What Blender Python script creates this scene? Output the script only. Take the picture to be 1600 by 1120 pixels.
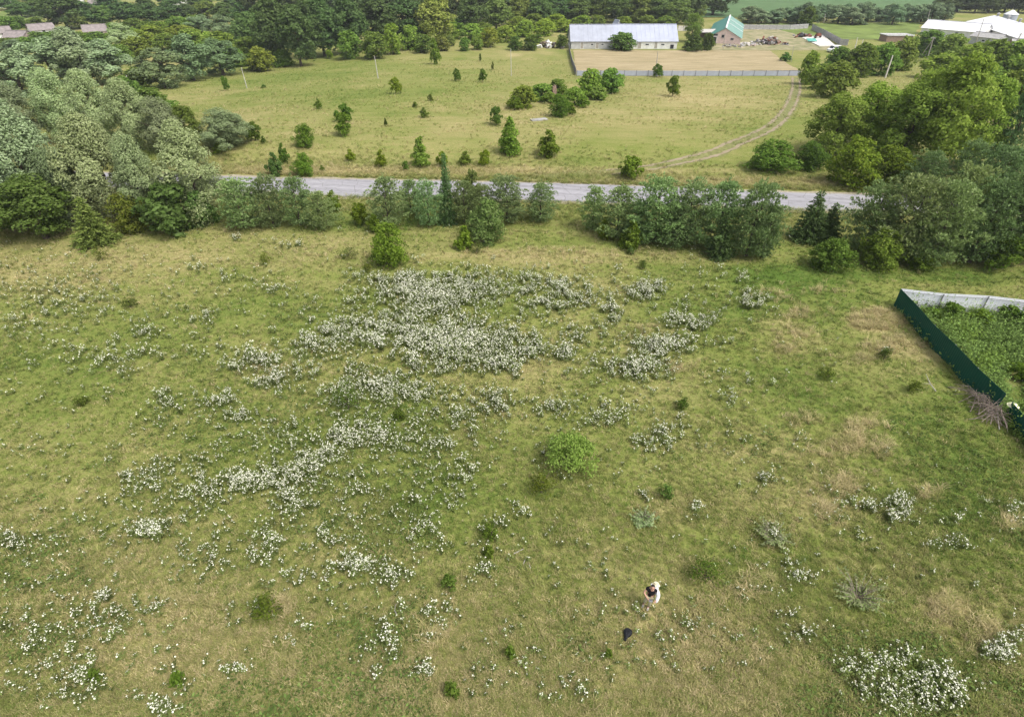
import bpy, bmesh, math, random
import numpy as np
from mathutils import Vector, Matrix

# ------------------------------------------------------------------ reset
for o in list(bpy.data.objects):
    bpy.data.objects.remove(o)
scene = bpy.context.scene
C = scene.collection
R = math.radians

# ------------------------------------------------------------------ camera
CAM_H = 23.2
PITCH = R(35.7)
FPX = 900.0
cam_d = bpy.data.cameras.new('camera')
cam_d.sensor_width = 36.0
cam_d.lens = 36.0 * FPX / 1600.0
cam_d.clip_start = 0.5
cam_d.clip_end = 8000
cam = bpy.data.objects.new('camera', cam_d)
cam.location = (0, 0, CAM_H)
cam.rotation_euler = (math.pi / 2 - PITCH, 0, 0)
C.objects.link(cam)
scene.camera = cam

# ------------------------------------------------------------------ sky, sun, exposure
SUN_EL, SUN_AZ = R(56), R(125)          # azimuth clockwise from +Y (view direction)
world = bpy.data.worlds.new('World')
scene.world = world
world.use_nodes = True
wt = world.node_tree
wt.nodes.clear()
w_out = wt.nodes.new('ShaderNodeOutputWorld')
w_bg = wt.nodes.new('ShaderNodeBackground')
w_sky = wt.nodes.new('ShaderNodeTexSky')
w_sky.sky_type = 'NISHITA'
w_sky.sun_disc = False
w_sky.sun_elevation = SUN_EL
w_sky.sun_rotation = SUN_AZ
w_sky.air_density = 1.0
w_sky.dust_density = 4.0
w_hs = wt.nodes.new('ShaderNodeHueSaturation')
w_hs.inputs['Saturation'].default_value = 0.35     # thin even cloud: pale sky
wt.links.new(w_sky.outputs[0], w_hs.inputs['Color'])
wt.links.new(w_hs.outputs[0], w_bg.inputs[0])
w_bg.inputs[1].default_value = 0.15
wt.links.new(w_bg.outputs[0], w_out.inputs[0])
sun_d = bpy.data.lights.new('sun', 'SUN')
sun_d.energy = 1.5
sun_d.angle = R(14)
sun_d.color = (1.0, 0.96, 0.9)
sun = bpy.data.objects.new('sun', sun_d)
sv = Vector((math.cos(SUN_EL) * math.sin(SUN_AZ), math.cos(SUN_EL) * math.cos(SUN_AZ), math.sin(SUN_EL)))
sun.rotation_euler = (-sv).to_track_quat('-Z', 'Y').to_euler()
sun.location = sv * 100
C.objects.link(sun)
scene.view_settings.view_transform = 'Standard'
scene.view_settings.look = 'None'
scene.view_settings.gamma = 1.0
scene.view_settings.use_curve_mapping = False
scene.view_settings.exposure = 0.80

# ------------------------------------------------------------------ numeric helpers
rng = np.random.default_rng(7)
random.seed(7)


def sstep(a, b, x):
    t = np.clip((np.asarray(x, float) - a) / (b - a), 0, 1)
    return t * t * (3 - 2 * t)


def _hash(ix, iy, s):
    h = (ix.astype(np.int64) * 374761393 + iy.astype(np.int64) * 668265263 + s * 1442695041) & 0xFFFFFFFF
    h = ((h ^ (h >> 13)) * 1274126177) & 0xFFFFFFFF
    h = (h ^ (h >> 16)) & 0xFFFFFF
    return h / float(0xFFFFFF)


def vnoise(x, y, scale, s=0):
    x = np.asarray(x, float) / scale
    y = np.asarray(y, float) / scale
    ix, iy = np.floor(x), np.floor(y)
    fx, fy = x - ix, y - iy
    fx = fx * fx * (3 - 2 * fx)
    fy = fy * fy * (3 - 2 * fy)
    a = _hash(ix, iy, s); b = _hash(ix + 1, iy, s); c = _hash(ix, iy + 1, s); d = _hash(ix + 1, iy + 1, s)
    return (a * (1 - fx) + b * fx) * (1 - fy) + (c * (1 - fx) + d * fx) * fy


def fbm(x, y, scale, s=0, o=3):
    v, a, t = 0, 1.0, 0
    for i in range(o):
        v = v + a * vnoise(x, y, scale / 2 ** i, s + i * 17)
        t += a
        a *= 0.5
    return v / t


def hgt(x, y):
    x = np.asarray(x, float); y = np.asarray(y, float)
    h = -5.0 * sstep(88, 205, y)
    h = h + 0.9 * sstep(76, 83.5, y - 0.02 * x) * (1 - sstep(88, 130, y)) * sstep(-60, -40, x)
    h = h - 2.0 * sstep(-30, -75, x) * sstep(72, 120, y)
    near = 1 - sstep(50, 58, y)
    h = h + near * (0.5 * (fbm(x, y, 9, 3) - 0.5) + 0.22 * (fbm(x, y, 1.6, 9, 2) - 0.5))
    h = h + 0.6 * (vnoise(x, y, 70, 5) - 0.5) * sstep(80, 110, y)
    return h


SP, CP = math.sin(PITCH), math.cos(PITCH)


def project(x, y, z):
    x = np.asarray(x, float); y = np.asarray(y, float); z = np.asarray(z, float) - CAM_H
    zc = y * CP - z * SP
    yc = y * SP + z * CP
    zc = np.where(zc < 0.1, 0.1, zc)
    return 800 + FPX * x / zc, 560 - FPX * yc / zc


def ray(px, py):
    u = (np.asarray(px, float) - 800) / FPX
    v = (560 - np.asarray(py, float)) / FPX
    return u, CP + v * SP, -SP + v * CP


def ground_xy(px, py):
    dx, dy, dz = ray(px, py)
    lo = (CAM_H - 1.5) / -dz
    hi = (CAM_H + 9.0) / -dz
    for _ in range(40):
        m = (lo + hi) / 2
        above = (CAM_H + dz * m) > hgt(dx * m, dy * m)
        lo = np.where(above, m, lo)
        hi = np.where(above, hi, m)
    return dx * hi, dy * hi


def G(px, py):
    x, y = ground_xy(px, py)
    return Vector((float(x), float(y), float(hgt(x, y))))


def z_at(y, py):
    """height of the point above (.., y) that shows at picture row py"""
    k = (560 - py) / FPX
    return CAM_H + y * (k * CP - SP) / (CP + k * SP)


def mpp(p):
    """metres per photograph pixel at point p"""
    return (p[1] * CP - (p[2] - CAM_H) * SP) / FPX


# ------------------------------------------------------------------ object helpers
def obj(name, me, mat=None, parent=None):
    if isinstance(me, bmesh.types.BMesh):
        m = bpy.data.meshes.new(name)
        me.to_mesh(m)
        me.free()
        me = m
    o = bpy.data.objects.new(name, me)
    C.objects.link(o)
    if mat is not None and me is not None and not me.materials:
        me.materials.append(mat)
    if parent is not None:
        o.parent = parent
    return o


def tag(o, label, cat, group=None, kind=None):
    o['label'] = label
    if cat:
        o['category'] = cat
    if group:
        o['group'] = group
    if kind:
        o['kind'] = kind
    return o


def thing(name, label, cat, loc=(0, 0, 0), rz=0.0, group=None):
    o = bpy.data.objects.new(name, None)
    o.empty_display_size = 0.3
    C.objects.link(o)
    o.location = loc
    o.rotation_euler = (0, 0, rz)
    return tag(o, label, cat, group)


def structure(name, me, mat):
    o = obj(name, me, mat)
    o['kind'] = 'structure'
    return o


def mesh_np(name, verts, faces, smooth=False):
    me = bpy.data.meshes.new(name)
    verts = np.asarray(verts, np.float32)
    faces = np.asarray(faces, np.int32)
    n = faces.shape[1]
    me.vertices.add(len(verts))
    me.vertices.foreach_set('co', verts.ravel())
    me.loops.add(faces.size)
    me.loops.foreach_set('vertex_index', faces.ravel())
    me.polygons.add(len(faces))
    me.polygons.foreach_set('loop_start', np.arange(0, faces.size, n, dtype=np.int32))
    if smooth:
        me.polygons.foreach_set('use_smooth', np.ones(len(faces), bool))
    me.update(calc_edges=True)
    me.validate()
    return me


def add_box(bm, cx, cy, cz, sx, sy, sz, rz=0.0, mtx=None):
    m = Matrix.Translation((cx, cy, cz)) @ Matrix.Rotation(rz, 4, 'Z') @ Matrix.Diagonal((sx, sy, sz, 1))
    if mtx is not None:
        m = mtx @ m
    bmesh.ops.create_cube(bm, size=1, matrix=m)


def add_poly(bm, pts):
    vs = [bm.verts.new(p) for p in pts]
    return bm.faces.new(vs)


def add_tube(bm, pts, radii, seg=6, cap=True):
    pts = [Vector(p) for p in pts]
    rings = []
    for i, p in enumerate(pts):
        d = (pts[min(i + 1, len(pts) - 1)] - pts[max(i - 1, 0)]).normalized()
        a = d.orthogonal().normalized() if abs(d.z) < 0.95 else Vector((1, 0, 0))
        a = (a - d * a.dot(d)).normalized()
        b = d.cross(a)
        rings.append([bm.verts.new(p + (a * math.cos(t) + b * math.sin(t)) * radii[i])
                      for t in [2 * math.pi * k / seg for k in range(seg)]])
    for r0, r1 in zip(rings, rings[1:]):
        for k in range(seg):
            bm.faces.new((r0[k], r0[(k + 1) % seg], r1[(k + 1) % seg], r1[k]))
    if cap:
        bm.faces.new(rings[-1])
        bm.faces.new(list(reversed(rings[0])))


def add_slab(bm, pts, t):
    """a sheet (convex polygon) with thickness t along its normal (downwards)"""
    pts = [Vector(p) for p in pts]
    n = (pts[1] - pts[0]).cross(pts[2] - pts[0]).normalized()
    lo = [p - n * t for p in pts]
    a = [bm.verts.new(p) for p in pts]
    b = [bm.verts.new(p) for p in lo]
    bm.faces.new(a)
    bm.faces.new(list(reversed(b)))
    k = len(pts)
    for i in range(k):
        bm.faces.new((a[i], b[i], b[(i + 1) % k], a[(i + 1) % k]))


ORD = ['first', 'second', 'third', 'fourth', 'fifth', 'sixth', 'seventh', 'eighth', 'ninth', 'tenth', 'eleventh',
       'twelfth', 'thirteenth', 'fourteenth', 'fifteenth', 'sixteenth', 'seventeenth', 'eighteenth', 'nineteenth',
       'twentieth']


def ordinal(i):
    if i < 20:
        return ORD[i]
    n = i + 1
    return '%d%s' % (n, {1: 'st', 2: 'nd', 3: 'rd'}.get(n % 10, 'th'))


# ------------------------------------------------------------------ materials
def new_mat(name):
    m = bpy.data.materials.new(name)
    m.use_nodes = True
    t = m.node_tree
    b = t.nodes['Principled BSDF']
    b.inputs['Specular IOR Level'].default_value = 0.2
    return m, t, b


def nd(t, typ, **kw):
    n = t.nodes.new(typ)
    for k, v in kw.items():
        if hasattr(n, k):
            setattr(n, k, v)
        else:
            n.inputs[k].default_value = v
    return n


def ramp(t, stops, fac):
    r = t.nodes.new('ShaderNodeValToRGB')
    e = r.color_ramp.elements
    while len(e) < len(stops):
        e.new(0.5)
    for el, (p, c) in zip(e, stops):
        el.position = p
        el.color = (c[0], c[1], c[2], 1)
    t.links.new(fac, r.inputs[0])
    return r.outputs[0]


def math_n(t, op, a, b):
    n = t.nodes.new('ShaderNodeMath')
    n.operation = op
    for i, v in enumerate((a, b)):
        if isinstance(v, (int, float)):
            n.inputs[i].default_value = v
        else:
            t.links.new(v, n.inputs[i])
    return n.outputs[0]


def simple(name, col, rough=0.7, var=0.15, scale=2.0, metal=0.0, col2=None, bump=0.0, detail=6):
    m, t, b = new_mat(name)
    tc = t.nodes.new('ShaderNodeTexCoord')
    n = nd(t, 'ShaderNodeTexNoise', Scale=scale, Detail=float(detail), Roughness=0.65)
    t.links.new(tc.outputs['Object'], n.inputs['Vector'])
    c2 = col2 or tuple(c * (1 - var * 2) for c in col)
    c1 = col if col2 else tuple(min(1, c * (1 + var)) for c in col)
    t.links.new(ramp(t, [(0.32, c2), (0.68, c1)], n.outputs[0]), b.inputs['Base Color'])
    b.inputs['Roughness'].default_value = rough
    b.inputs['Metallic'].default_value = metal
    if bump:
        bp = nd(t, 'ShaderNodeBump', Strength=bump, Distance=0.03)
        n2 = nd(t, 'ShaderNodeTexNoise', Scale=scale * 6, Detail=4.0)
        t.links.new(tc.outputs['Object'], n2.inputs['Vector'])
        t.links.new(n2.outputs[0], bp.inputs['Height'])
        t.links.new(bp.outputs[0], b.inputs['Normal'])
    return m


def foliage(name, dark, mid, light, trans=0.3):
    m, t, b = new_mat(name)
    t.nodes.remove(b)
    out = t.nodes['Material Output']
    geo = t.nodes.new('ShaderNodeNewGeometry')
    oi = t.nodes.new('ShaderNodeObjectInfo')
    col = ramp(t, [(0.0, dark), (0.5, mid), (1.0, light)], geo.outputs['Random Per Island'])
    mul = t.nodes.new('ShaderNodeMix')
    mul.data_type = 'RGBA'
    mul.blend_type = 'MULTIPLY'
    mul.inputs[0].default_value = 1.0
    t.links.new(col, mul.inputs[6])
    t.links.new(oi.outputs['Color'], mul.inputs[7])
    hs = t.nodes.new('ShaderNodeHueSaturation')
    t.links.new(mul.outputs[2], hs.inputs['Color'])
    t.links.new(math_n(t, 'ADD', math_n(t, 'MULTIPLY', oi.outputs['Random'], 0.03), 0.485), hs.inputs['Hue'])
    t.links.new(math_n(t, 'ADD', math_n(t, 'MULTIPLY', oi.outputs['Random'], 0.3), 0.85), hs.inputs['Value'])
    d = t.nodes.new('ShaderNodeBsdfDiffuse')
    tr = t.nodes.new('ShaderNodeBsdfTranslucent')
    mx = t.nodes.new('ShaderNodeMixShader')
    mx.inputs[0].default_value = trans
    for s in (d, tr):
        t.links.new(hs.outputs[0], s.inputs['Color'])
    t.links.new(d.outputs[0], mx.inputs[1])
    t.links.new(tr.outputs[0], mx.inputs[2])
    t.links.new(mx.outputs[0], out.inputs[0])
    return m


def tinted(name, trans=0.25, var=0.25):
    """grass and herbs: colour comes from the point each plant grows at (attribute 'tint')"""
    m, t, b = new_mat(name)
    t.nodes.remove(b)
    out = t.nodes['Material Output']
    at = t.nodes.new('ShaderNodeAttribute')
    at.attribute_type = 'INSTANCER'
    at.attribute_name = 'tint'
    geo = t.nodes.new('ShaderNodeNewGeometry')
    v = math_n(t, 'ADD', math_n(t, 'MULTIPLY', geo.outputs['Random Per Island'], 2 * var), 1 - var)
    hs = t.nodes.new('ShaderNodeHueSaturation')
    t.links.new(at.outputs['Color'], hs.inputs['Color'])
    t.links.new(v, hs.inputs['Value'])
    d = t.nodes.new('ShaderNodeBsdfDiffuse')
    tr = t.nodes.new('ShaderNodeBsdfTranslucent')
    mx = t.nodes.new('ShaderNodeMixShader')
    mx.inputs[0].default_value = trans
    for s in (d, tr):
        t.links.new(hs.outputs[0], s.inputs['Color'])
    t.links.new(d.outputs[0], mx.inputs[1])
    t.links.new(tr.outputs[0], mx.inputs[2])
    t.links.new(mx.outputs[0], out.inputs[0])
    return m


M = {}
GREEN, OLIVE, STRAW, HAY = (0.080, 0.132, 0.025), (0.160, 0.184, 0.050), (0.250, 0.228, 0.098), (0.37, 0.305, 0.170)


def ground_mat():
    m, t, b = new_mat('meadow_ground')
    tc = t.nodes.new('ShaderNodeTexCoord')
    P = tc.outputs['Object']
    ad = nd(t, 'ShaderNodeAttribute', attribute_name='dry')
    asl = nd(t, 'ShaderNodeAttribute', attribute_name='soil')

    def noise(scale, detail=4.0, vec=P, rough=0.6):
        n = nd(t, 'ShaderNodeTexNoise', Scale=scale, Detail=detail, Roughness=rough)
        t.links.new(vec, n.inputs['Vector'])
        return n.outputs[0]
    mp = t.nodes.new('ShaderNodeMapping')
    mp.inputs['Rotation'].default_value = (0, 0, R(20))
    mp.inputs['Scale'].default_value = (0.35, 1.3, 1)
    t.links.new(P, mp.inputs['Vector'])
    f = ad.outputs['Fac']
    for sc, amp, vec in ((0.13, 0.40, P), (0.32, 0.30, mp.outputs[0]), (0.75, 0.55, mp.outputs[0]), (3.2, 0.50, P), (9.0, 0.60, P)):
        f = math_n(t, 'ADD', f, math_n(t, 'MULTIPLY', math_n(t, 'SUBTRACT', noise(sc, 4.0, vec), 0.5), amp))
    col = ramp(t, [(0.05, GREEN), (0.38, OLIVE), (0.68, STRAW), (0.98, HAY)], f)
    # bare soil showing between the tufts
    so = math_n(t, 'ADD', math_n(t, 'MULTIPLY', math_n(t, 'SUBTRACT', noise(1.7, 6.0), 0.66), 3.5), asl.outputs['Fac'])
    so = math_n(t, 'MINIMUM', math_n(t, 'MAXIMUM', so, 0.0), 0.75)
    mx = t.nodes.new('ShaderNodeMix')
    mx.data_type = 'RGBA'
    t.links.new(so, mx.inputs[0])
    t.links.new(col, mx.inputs[6])
    mx.inputs[7].default_value = (0.20, 0.165, 0.115, 1)
    # blade-scale grain, with the self-shadow of the grass put into the colour
    g = t.nodes.new('ShaderNodeMix')
    g.data_type = 'RGBA'
    g.blend_type = 'MULTIPLY'
    g.inputs[0].default_value = 1.0
    t.links.new(mx.outputs[2], g.inputs[6])
    t.links.new(ramp(t, [(0.25, (0.66, 0.70, 0.60)), (0.75, (1.42, 1.38, 1.30))], noise(15.0, 3.0, P, 0.8)), g.inputs[7])
    t.links.new(g.outputs[2], b.inputs['Base Color'])
    b.inputs['Roughness'].default_value = 0.95
    b.inputs['Specular IOR Level'].default_value = 0.05
    bp = nd(t, 'ShaderNodeBump', Strength=0.6, Distance=0.12)
    t.links.new(noise(7.0, 5.0, P, 0.7), bp.inputs['Height'])
    t.links.new(bp.outputs[0], b.inputs['Normal'])
    return m


M['ground'] = ground_mat()
M['road'] = simple('worn_asphalt', (0.335, 0.325, 0.345), 0.9, 0.1, 0.8, bump=0.2, col2=(0.25, 0.24, 0.255))
def road_mat():
    m, t, b = new_mat('worn_asphalt')
    tc = t.nodes.new('ShaderNodeTexCoord')
    rot = t.nodes.new('ShaderNodeMapping')
    rot.inputs['Rotation'].default_value = (0, 0, R(10.5))
    t.links.new(tc.outputs['Object'], rot.inputs['Vector'])
    mp = t.nodes.new('ShaderNodeMapping')
    mp.inputs['Scale'].default_value = (.05, 1.1, 1)
    t.links.new(rot.outputs[0], mp.inputs['Vector'])

    def noise(scale, vec, det=5.0, ro=.6):
        n = nd(t, 'ShaderNodeTexNoise', Scale=scale, Detail=det, Roughness=ro)
        t.links.new(vec, n.inputs['Vector'])
        return n.outputs[0]
    f = math_n(t, 'ADD', math_n(t, 'MULTIPLY', noise(1.0, mp.outputs[0]), .6), math_n(t, 'MULTIPLY', noise(.9, tc.outputs['Object'], 8.0, .7), .4))
    col = ramp(t, [(.34, (.19, .18, .185)), (.48, (.27, .262, .275)), (.66, (.345, .335, .35))], f)
    vo = nd(t, 'ShaderNodeTexVoronoi', feature='DISTANCE_TO_EDGE', Scale=.45)
    t.links.new(tc.outputs['Object'], vo.inputs['Vector'])
    mx = t.nodes.new('ShaderNodeMix'); mx.data_type = 'RGBA'; mx.blend_type = 'MULTIPLY'; mx.inputs[0].default_value = 1.0
    t.links.new(col, mx.inputs[6])
    t.links.new(ramp(t, [(.0, (.62, .6, .58)), (.02, (1, 1, 1))], vo.outputs['Distance']), mx.inputs[7])
    t.links.new(mx.outputs[2], b.inputs['Base Color'])
    b.inputs['Roughness'].default_value = .9
    return m


M['road'] = road_mat()
M['verge'] = simple('gravel_verge', (0.34, 0.30, 0.22), 0.95, 0.2, 3.0, bump=0.4)
M['track'] = simple('dry_track_earth', (0.30, 0.245, 0.17), 0.95, 0.15, 1.0, bump=0.4, col2=(0.23, 0.19, 0.115))
M['trackgrass'] = simple('trodden_grass', (0.19, 0.195, 0.07), 0.95, 0.2, 2.0, bump=0.5)
M['stubble'] = simple('ripe_cereal', (0.36, 0.275, 0.155), 0.95, 0.1, 0.5, bump=0.6, col2=(0.27, 0.21, 0.105), detail=9)
M['crop'] = simple('green_crop', (0.085, 0.15, 0.055), 0.95, 0.1, 0.08, bump=0.3, detail=8)
M['lawn'] = simple('lush_grass', (0.15, 0.2, 0.045), 0.95, 0.2, 0.15, bump=0.3, detail=8)
M['yard'] = simple('trampled_yard', (0.36, 0.30, 0.19), 0.95, 0.2, 0.35, bump=0.4, col2=(0.13, 0.15, 0.05), detail=9)
M['concrete'] = simple('pale_concrete', (0.62, 0.58, 0.53), 0.9, 0.12, 1.2)
M['paleconc'] = simple('weathered_concrete', (0.47, 0.45, 0.41), 0.9, 0.1, 2.0)
M['greyconc'] = simple('grey_concrete', (0.36, 0.35, 0.34), 0.9, 0.15, 1.5)
M['bark'] = simple('bark', (0.10, 0.08, 0.06), 0.95, 0.25, 6.0, bump=0.5)
M['wood'] = simple('weathered_wood', (0.38, 0.35, 0.30), 0.85, 0.15, 5.0)
M['deadwood'] = simple('dead_branches', (0.25, 0.20, 0.165), 0.9, 0.25, 8.0)
M['zinc'] = simple('galvanised_sheet', (0.36, 0.38, 0.44), 0.55, 0.08, 0.4, metal=0.0)
M['zinc2'] = simple('newer_galvanised_sheet', (0.38, 0.405, 0.485), 0.5, 0.06, 0.4)
M['whiteroof'] = simple('white_roof_sheet', (0.70, 0.70, 0.72), 0.5, 0.04, 0.3)
M['greenroof'] = simple('green_roof_sheet', (0.055, 0.20, 0.155), 0.5, 0.12, 0.6)
M['palegreenroof'] = simple('pale_green_roof_sheet', (0.17, 0.30, 0.25), 0.55, 0.1, 0.6)
M['whitewash'] = simple('whitewashed_wall', (0.72, 0.71, 0.68), 0.9, 0.10, 1.0, bump=0.2)
M['greywall'] = simple('grey_block_wall', (0.47, 0.47, 0.455), 0.9, 0.12, 1.0, bump=0.2)
M['pinkwall'] = simple('pale_pink_plaster', (0.58, 0.45, 0.41), 0.9, 0.1, 1.4, bump=0.2)
M['brick'] = simple('weathered_brick', (0.27, 0.19, 0.145), 0.9, 0.2, 3.0, bump=0.3)
M['slate'] = simple('asbestos_roof', (0.25, 0.215, 0.205), 0.85, 0.15, 1.0)
M['dark'] = simple('dark_opening', (0.03, 0.03, 0.035), 0.5, 0.1, 1.0)
M['pane'] = simple('window_glass', (0.05, 0.06, 0.07), 0.1, 0.1, 1.0)
M['white'] = simple('white_paint', (0.75, 0.75, 0.74), 0.5, 0.04, 1.0)
M['rust'] = simple('rusty_iron', (0.20, 0.075, 0.05), 0.85, 0.3, 3.0, bump=0.4)
M['scrap'] = simple('grey_scrap', (0.27, 0.25, 0.25), 0.7, 0.35, 2.0)
M['teal'] = simple('teal_sheet', (0.12, 0.38, 0.32), 0.7, 0.15, 1.0)
M['fencegreen'] = simple('dark_green_coated_steel', (0.003, 0.062, 0.040), 0.6, 0.08, 0.8)
M['fencewhite'] = simple('white_coated_steel', (0.86, 0.86, 0.90), 0.5, 0.03, 0.8)
M['steel'] = simple('grey_steel_post', (0.20, 0.20, 0.21), 0.6, 0.1, 3.0)
M['cream'] = simple('cream_enamel', (0.80, 0.76, 0.50), 0.4, 0.05, 3.0)
M['tyre'] = simple('tyre_rubber', (0.025, 0.025, 0.026), 0.85, 0.1, 4.0)
M['skin'] = simple('skin', (0.52, 0.30, 0.22), 0.6, 0.05, 8.0)
M['blackcloth'] = simple('black_cotton', (0.012, 0.011, 0.014), 0.9, 0.2, 12.0)
M['khaki'] = simple('khaki_cotton', (0.40, 0.36, 0.23), 0.9, 0.12, 10.0)
M['whitecloth'] = simple('white_cotton', (0.78, 0.77, 0.78), 0.9, 0.04, 10.0)
M['strawhat'] = simple('pale_straw_weave', (0.72, 0.65, 0.45), 0.9, 0.08, 20.0)
M['shoe'] = simple('grey_canvas', (0.33, 0.34, 0.34), 0.8, 0.15, 10.0)
M['hair'] = simple('dark_hair', (0.04, 0.03, 0.025), 0.8, 0.2, 20.0)
M['bag'] = simple('black_nylon', (0.011, 0.012, 0.015), 0.6, 0.2, 12.0)
def petal_mat():
    m, t, b = new_mat('white_petals')
    geo = t.nodes.new('ShaderNodeNewGeometry')
    t.links.new(ramp(t, [(0.0, (.56, .56, .42)), (.45, (.72, .71, .55)), (1.0, (.86, .85, .75))], geo.outputs['Random Per Island']), b.inputs['Base Color'])
    b.inputs['Roughness'].default_value = .9
    return m


M['petal'] = petal_mat()
M['garden_soil'] = simple('garden_soil', (0.20, 0.155, 0.11), 0.95, 0.2, 2.0, bump=0.5)
M['grass'] = tinted('grass_blades')
M['herb'] = tinted('herb_leaves', 0.25, 0.3)

FO = {
    'willow': foliage('willow_leaves', (0.22, 0.28, 0.125), (0.295, 0.360, 0.180), (0.39, 0.45, 0.255), 0.28),
    'pine': foliage('pine_needles', (0.150, 0.220, 0.070), (0.230, 0.310, 0.112), (0.340, 0.415, 0.190), 0.25),
    'spruce': foliage('spruce_needles', (0.075, 0.125, 0.036), (0.120, 0.180, 0.058), (0.19, 0.26, 0.10), 0.25),
    'broad': foliage('broad_leaves', (0.155, 0.230, 0.040), (0.215, 0.300, 0.058), (0.31, 0.39, 0.095), 0.4),
    'forest': foliage('forest_leaves', (0.125, 0.185, 0.052), (0.172, 0.240, 0.072), (0.24, 0.31, 0.105), 0.35),
    'shrub': foliage('shrub_leaves', (0.105, 0.180, 0.024), (0.155, 0.242, 0.034), (0.240, 0.325, 0.062), 0.35),
    'sapling': foliage('sapling_leaves', (0.18, 0.27, 0.045), (0.26, 0.36, 0.075), (0.36, 0.46, 0.12), 0.4),
}

# ------------------------------------------------------------------ ground sheet
# patches seen in the photograph, as picture ellipses: (x, y, rx, ry, amount)
DRY = [(1368, 500, 48, 20, .75), (1400, 540, 40, 20, .35), (1230, 520, 60, 40, .18), (1330, 690, 30, 18, .4), (1345, 660, 30, 14, .3),
       (1290, 790, 60, 40, .22), (1480, 950, 40, 25, .4), (1450, 540, 30, 50, .25), (1050, 790, 60, 30, .2),
       (850, 1000, 400, 180, .17), (620, 1080, 250, 80, .12), (1120, 1020, 200, 120, .10), (250, 1000, 320, 160, .10), (140, 430, 260, 55, .14), (470, 395, 240, 30, .12),
       (900, 400, 220, 16, .22), (330, 1010, 200, 120, .08), (430, 560, 130, 60, .1), (1060, 590, 60, 40, .12), (860, 590, 50, 40, .12),
       (700, 268, 520, 9, .28), (1150, 285, 330, 8, .25), (1000, 190, 200, 60, .08), (1120, 140, 130, 25, .15),
       (720, 90, 130, 20, .12), (1560, 620, 40, 60, .1)]
LUSH = [(1470, 700, 150, 150, .22), (1550, 840, 140, 140, .18), (1260, 480, 170, 60, .14), (1100, 470, 120, 40, .1), (1300, 900, 160, 120, .08), (1480, 1060, 120, 60, .12), (560, 760, 200, 90, .06), (1200, 430, 200, 22, .2), (600, 640, 110, 60, .14), (680, 780, 120, 60, .12),
        (560, 345, 300, 16, .18), (1000, 385, 260, 14, .15), (1480, 430, 160, 16, .2), (70, 580, 90, 60, .08), (420, 480, 120, 30, .1),
        (700, 470, 200, 60, .1), (1250, 620, 120, 60, .1), (550, 130, 250, 60, .1), (420, 945, 50, 25, .15), (830, 300, 500, 12, .05),
        (370, 955, 60, 25, .1), (1120, 880, 60, 30, .08)]
SOIL = [(1590, 600, 25, 20, .5), (1070, 770, 40, 14, .3), (330, 1032, 14, 9, .5), (975, 870, 20, 14, .3), (760, 880, 30, 18, .2), (1380, 970, 25, 20, .3)]


def pix_mask(px, py, items):
    v = np.zeros_like(px)
    for (cx, cy, rx, ry, a) in items:
        d = np.sqrt(((px - cx) / rx) ** 2 + ((py - cy) / ry) ** 2)
        v = v + a * (1 - sstep(0.30, 1.30, d))
    return v


def dryness(x, y):
    px, py = project(x, y, hgt(x, y))
    base = 0.43 + 0.34 * (fbm(x, y, 16, 41) - 0.5) + 0.22 * (fbm(x, y, 4, 57) - 0.5)
    base = base + 0.06 * sstep(40, 60, y) + 0.02 * sstep(76, 95, y) + 0.30 * (fbm(x, y, 18, 91) - 0.5) * sstep(76, 95, y)
    return np.clip(base + pix_mask(px, py, DRY) - pix_mask(px, py, LUSH), 0, 1)


def tint_of(f):
    stops = [(0.05, GREEN), (0.38, OLIVE), (0.68, STRAW), (0.98, HAY)]
    ps = [s[0] for s in stops]
    return np.stack([np.interp(f, ps, [s[1][k] for s in stops]) for k in range(3)], -1)


def axis_lines(a, b, step, far, grow):
    l = list(np.arange(a, b + 1e-6, step))
    s, v = step, b
    while v < far:
        s *= grow
        v += s
        l.append(v)
    s, v = step, a
    while v > -far:
        s *= grow
        v -= s
        l.insert(0, v)
    return np.array(l)


gx = axis_lines(-58, 58, 0.45, 4000, 1.07)
gy_n = np.arange(4, 78, 0.45)
gy = list(gy_n)
s, v = 0.45, gy[-1]
while v < 4500:
    s = min(s * 1.03, 4.0) if v < 300 else s * 1.08
    v += s
    gy.append(v)
gy = np.array([-400, -150, -60, -25, -8, 0] + gy)
X, Y = np.meshgrid(gx, gy)
Z = hgt(X, Y)
nx, ny = len(gx), len(gy)
V = np.stack([X.ravel(), Y.ravel(), Z.ravel()], -1)
ii = (np.arange(ny - 1)[:, None] * nx + np.arange(nx - 1)[None, :]).ravel()
Fq = np.stack([ii, ii + 1, ii + nx + 1, ii + nx], -1)
gme = mesh_np('meadow', V, Fq, smooth=True)
gpx, gpy = project(X.ravel(), Y.ravel(), Z.ravel())
for nm, val in (('dry', dryness(X.ravel(), Y.ravel())), ('soil', np.where(Y.ravel() > 5, pix_mask(gpx, gpy, SOIL), 0))):
    a = gme.attributes.new(nm, 'FLOAT', 'POINT')
    a.data.foreach_set('value', val.astype(np.float32))
structure('meadow', gme, M['ground'])


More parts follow.
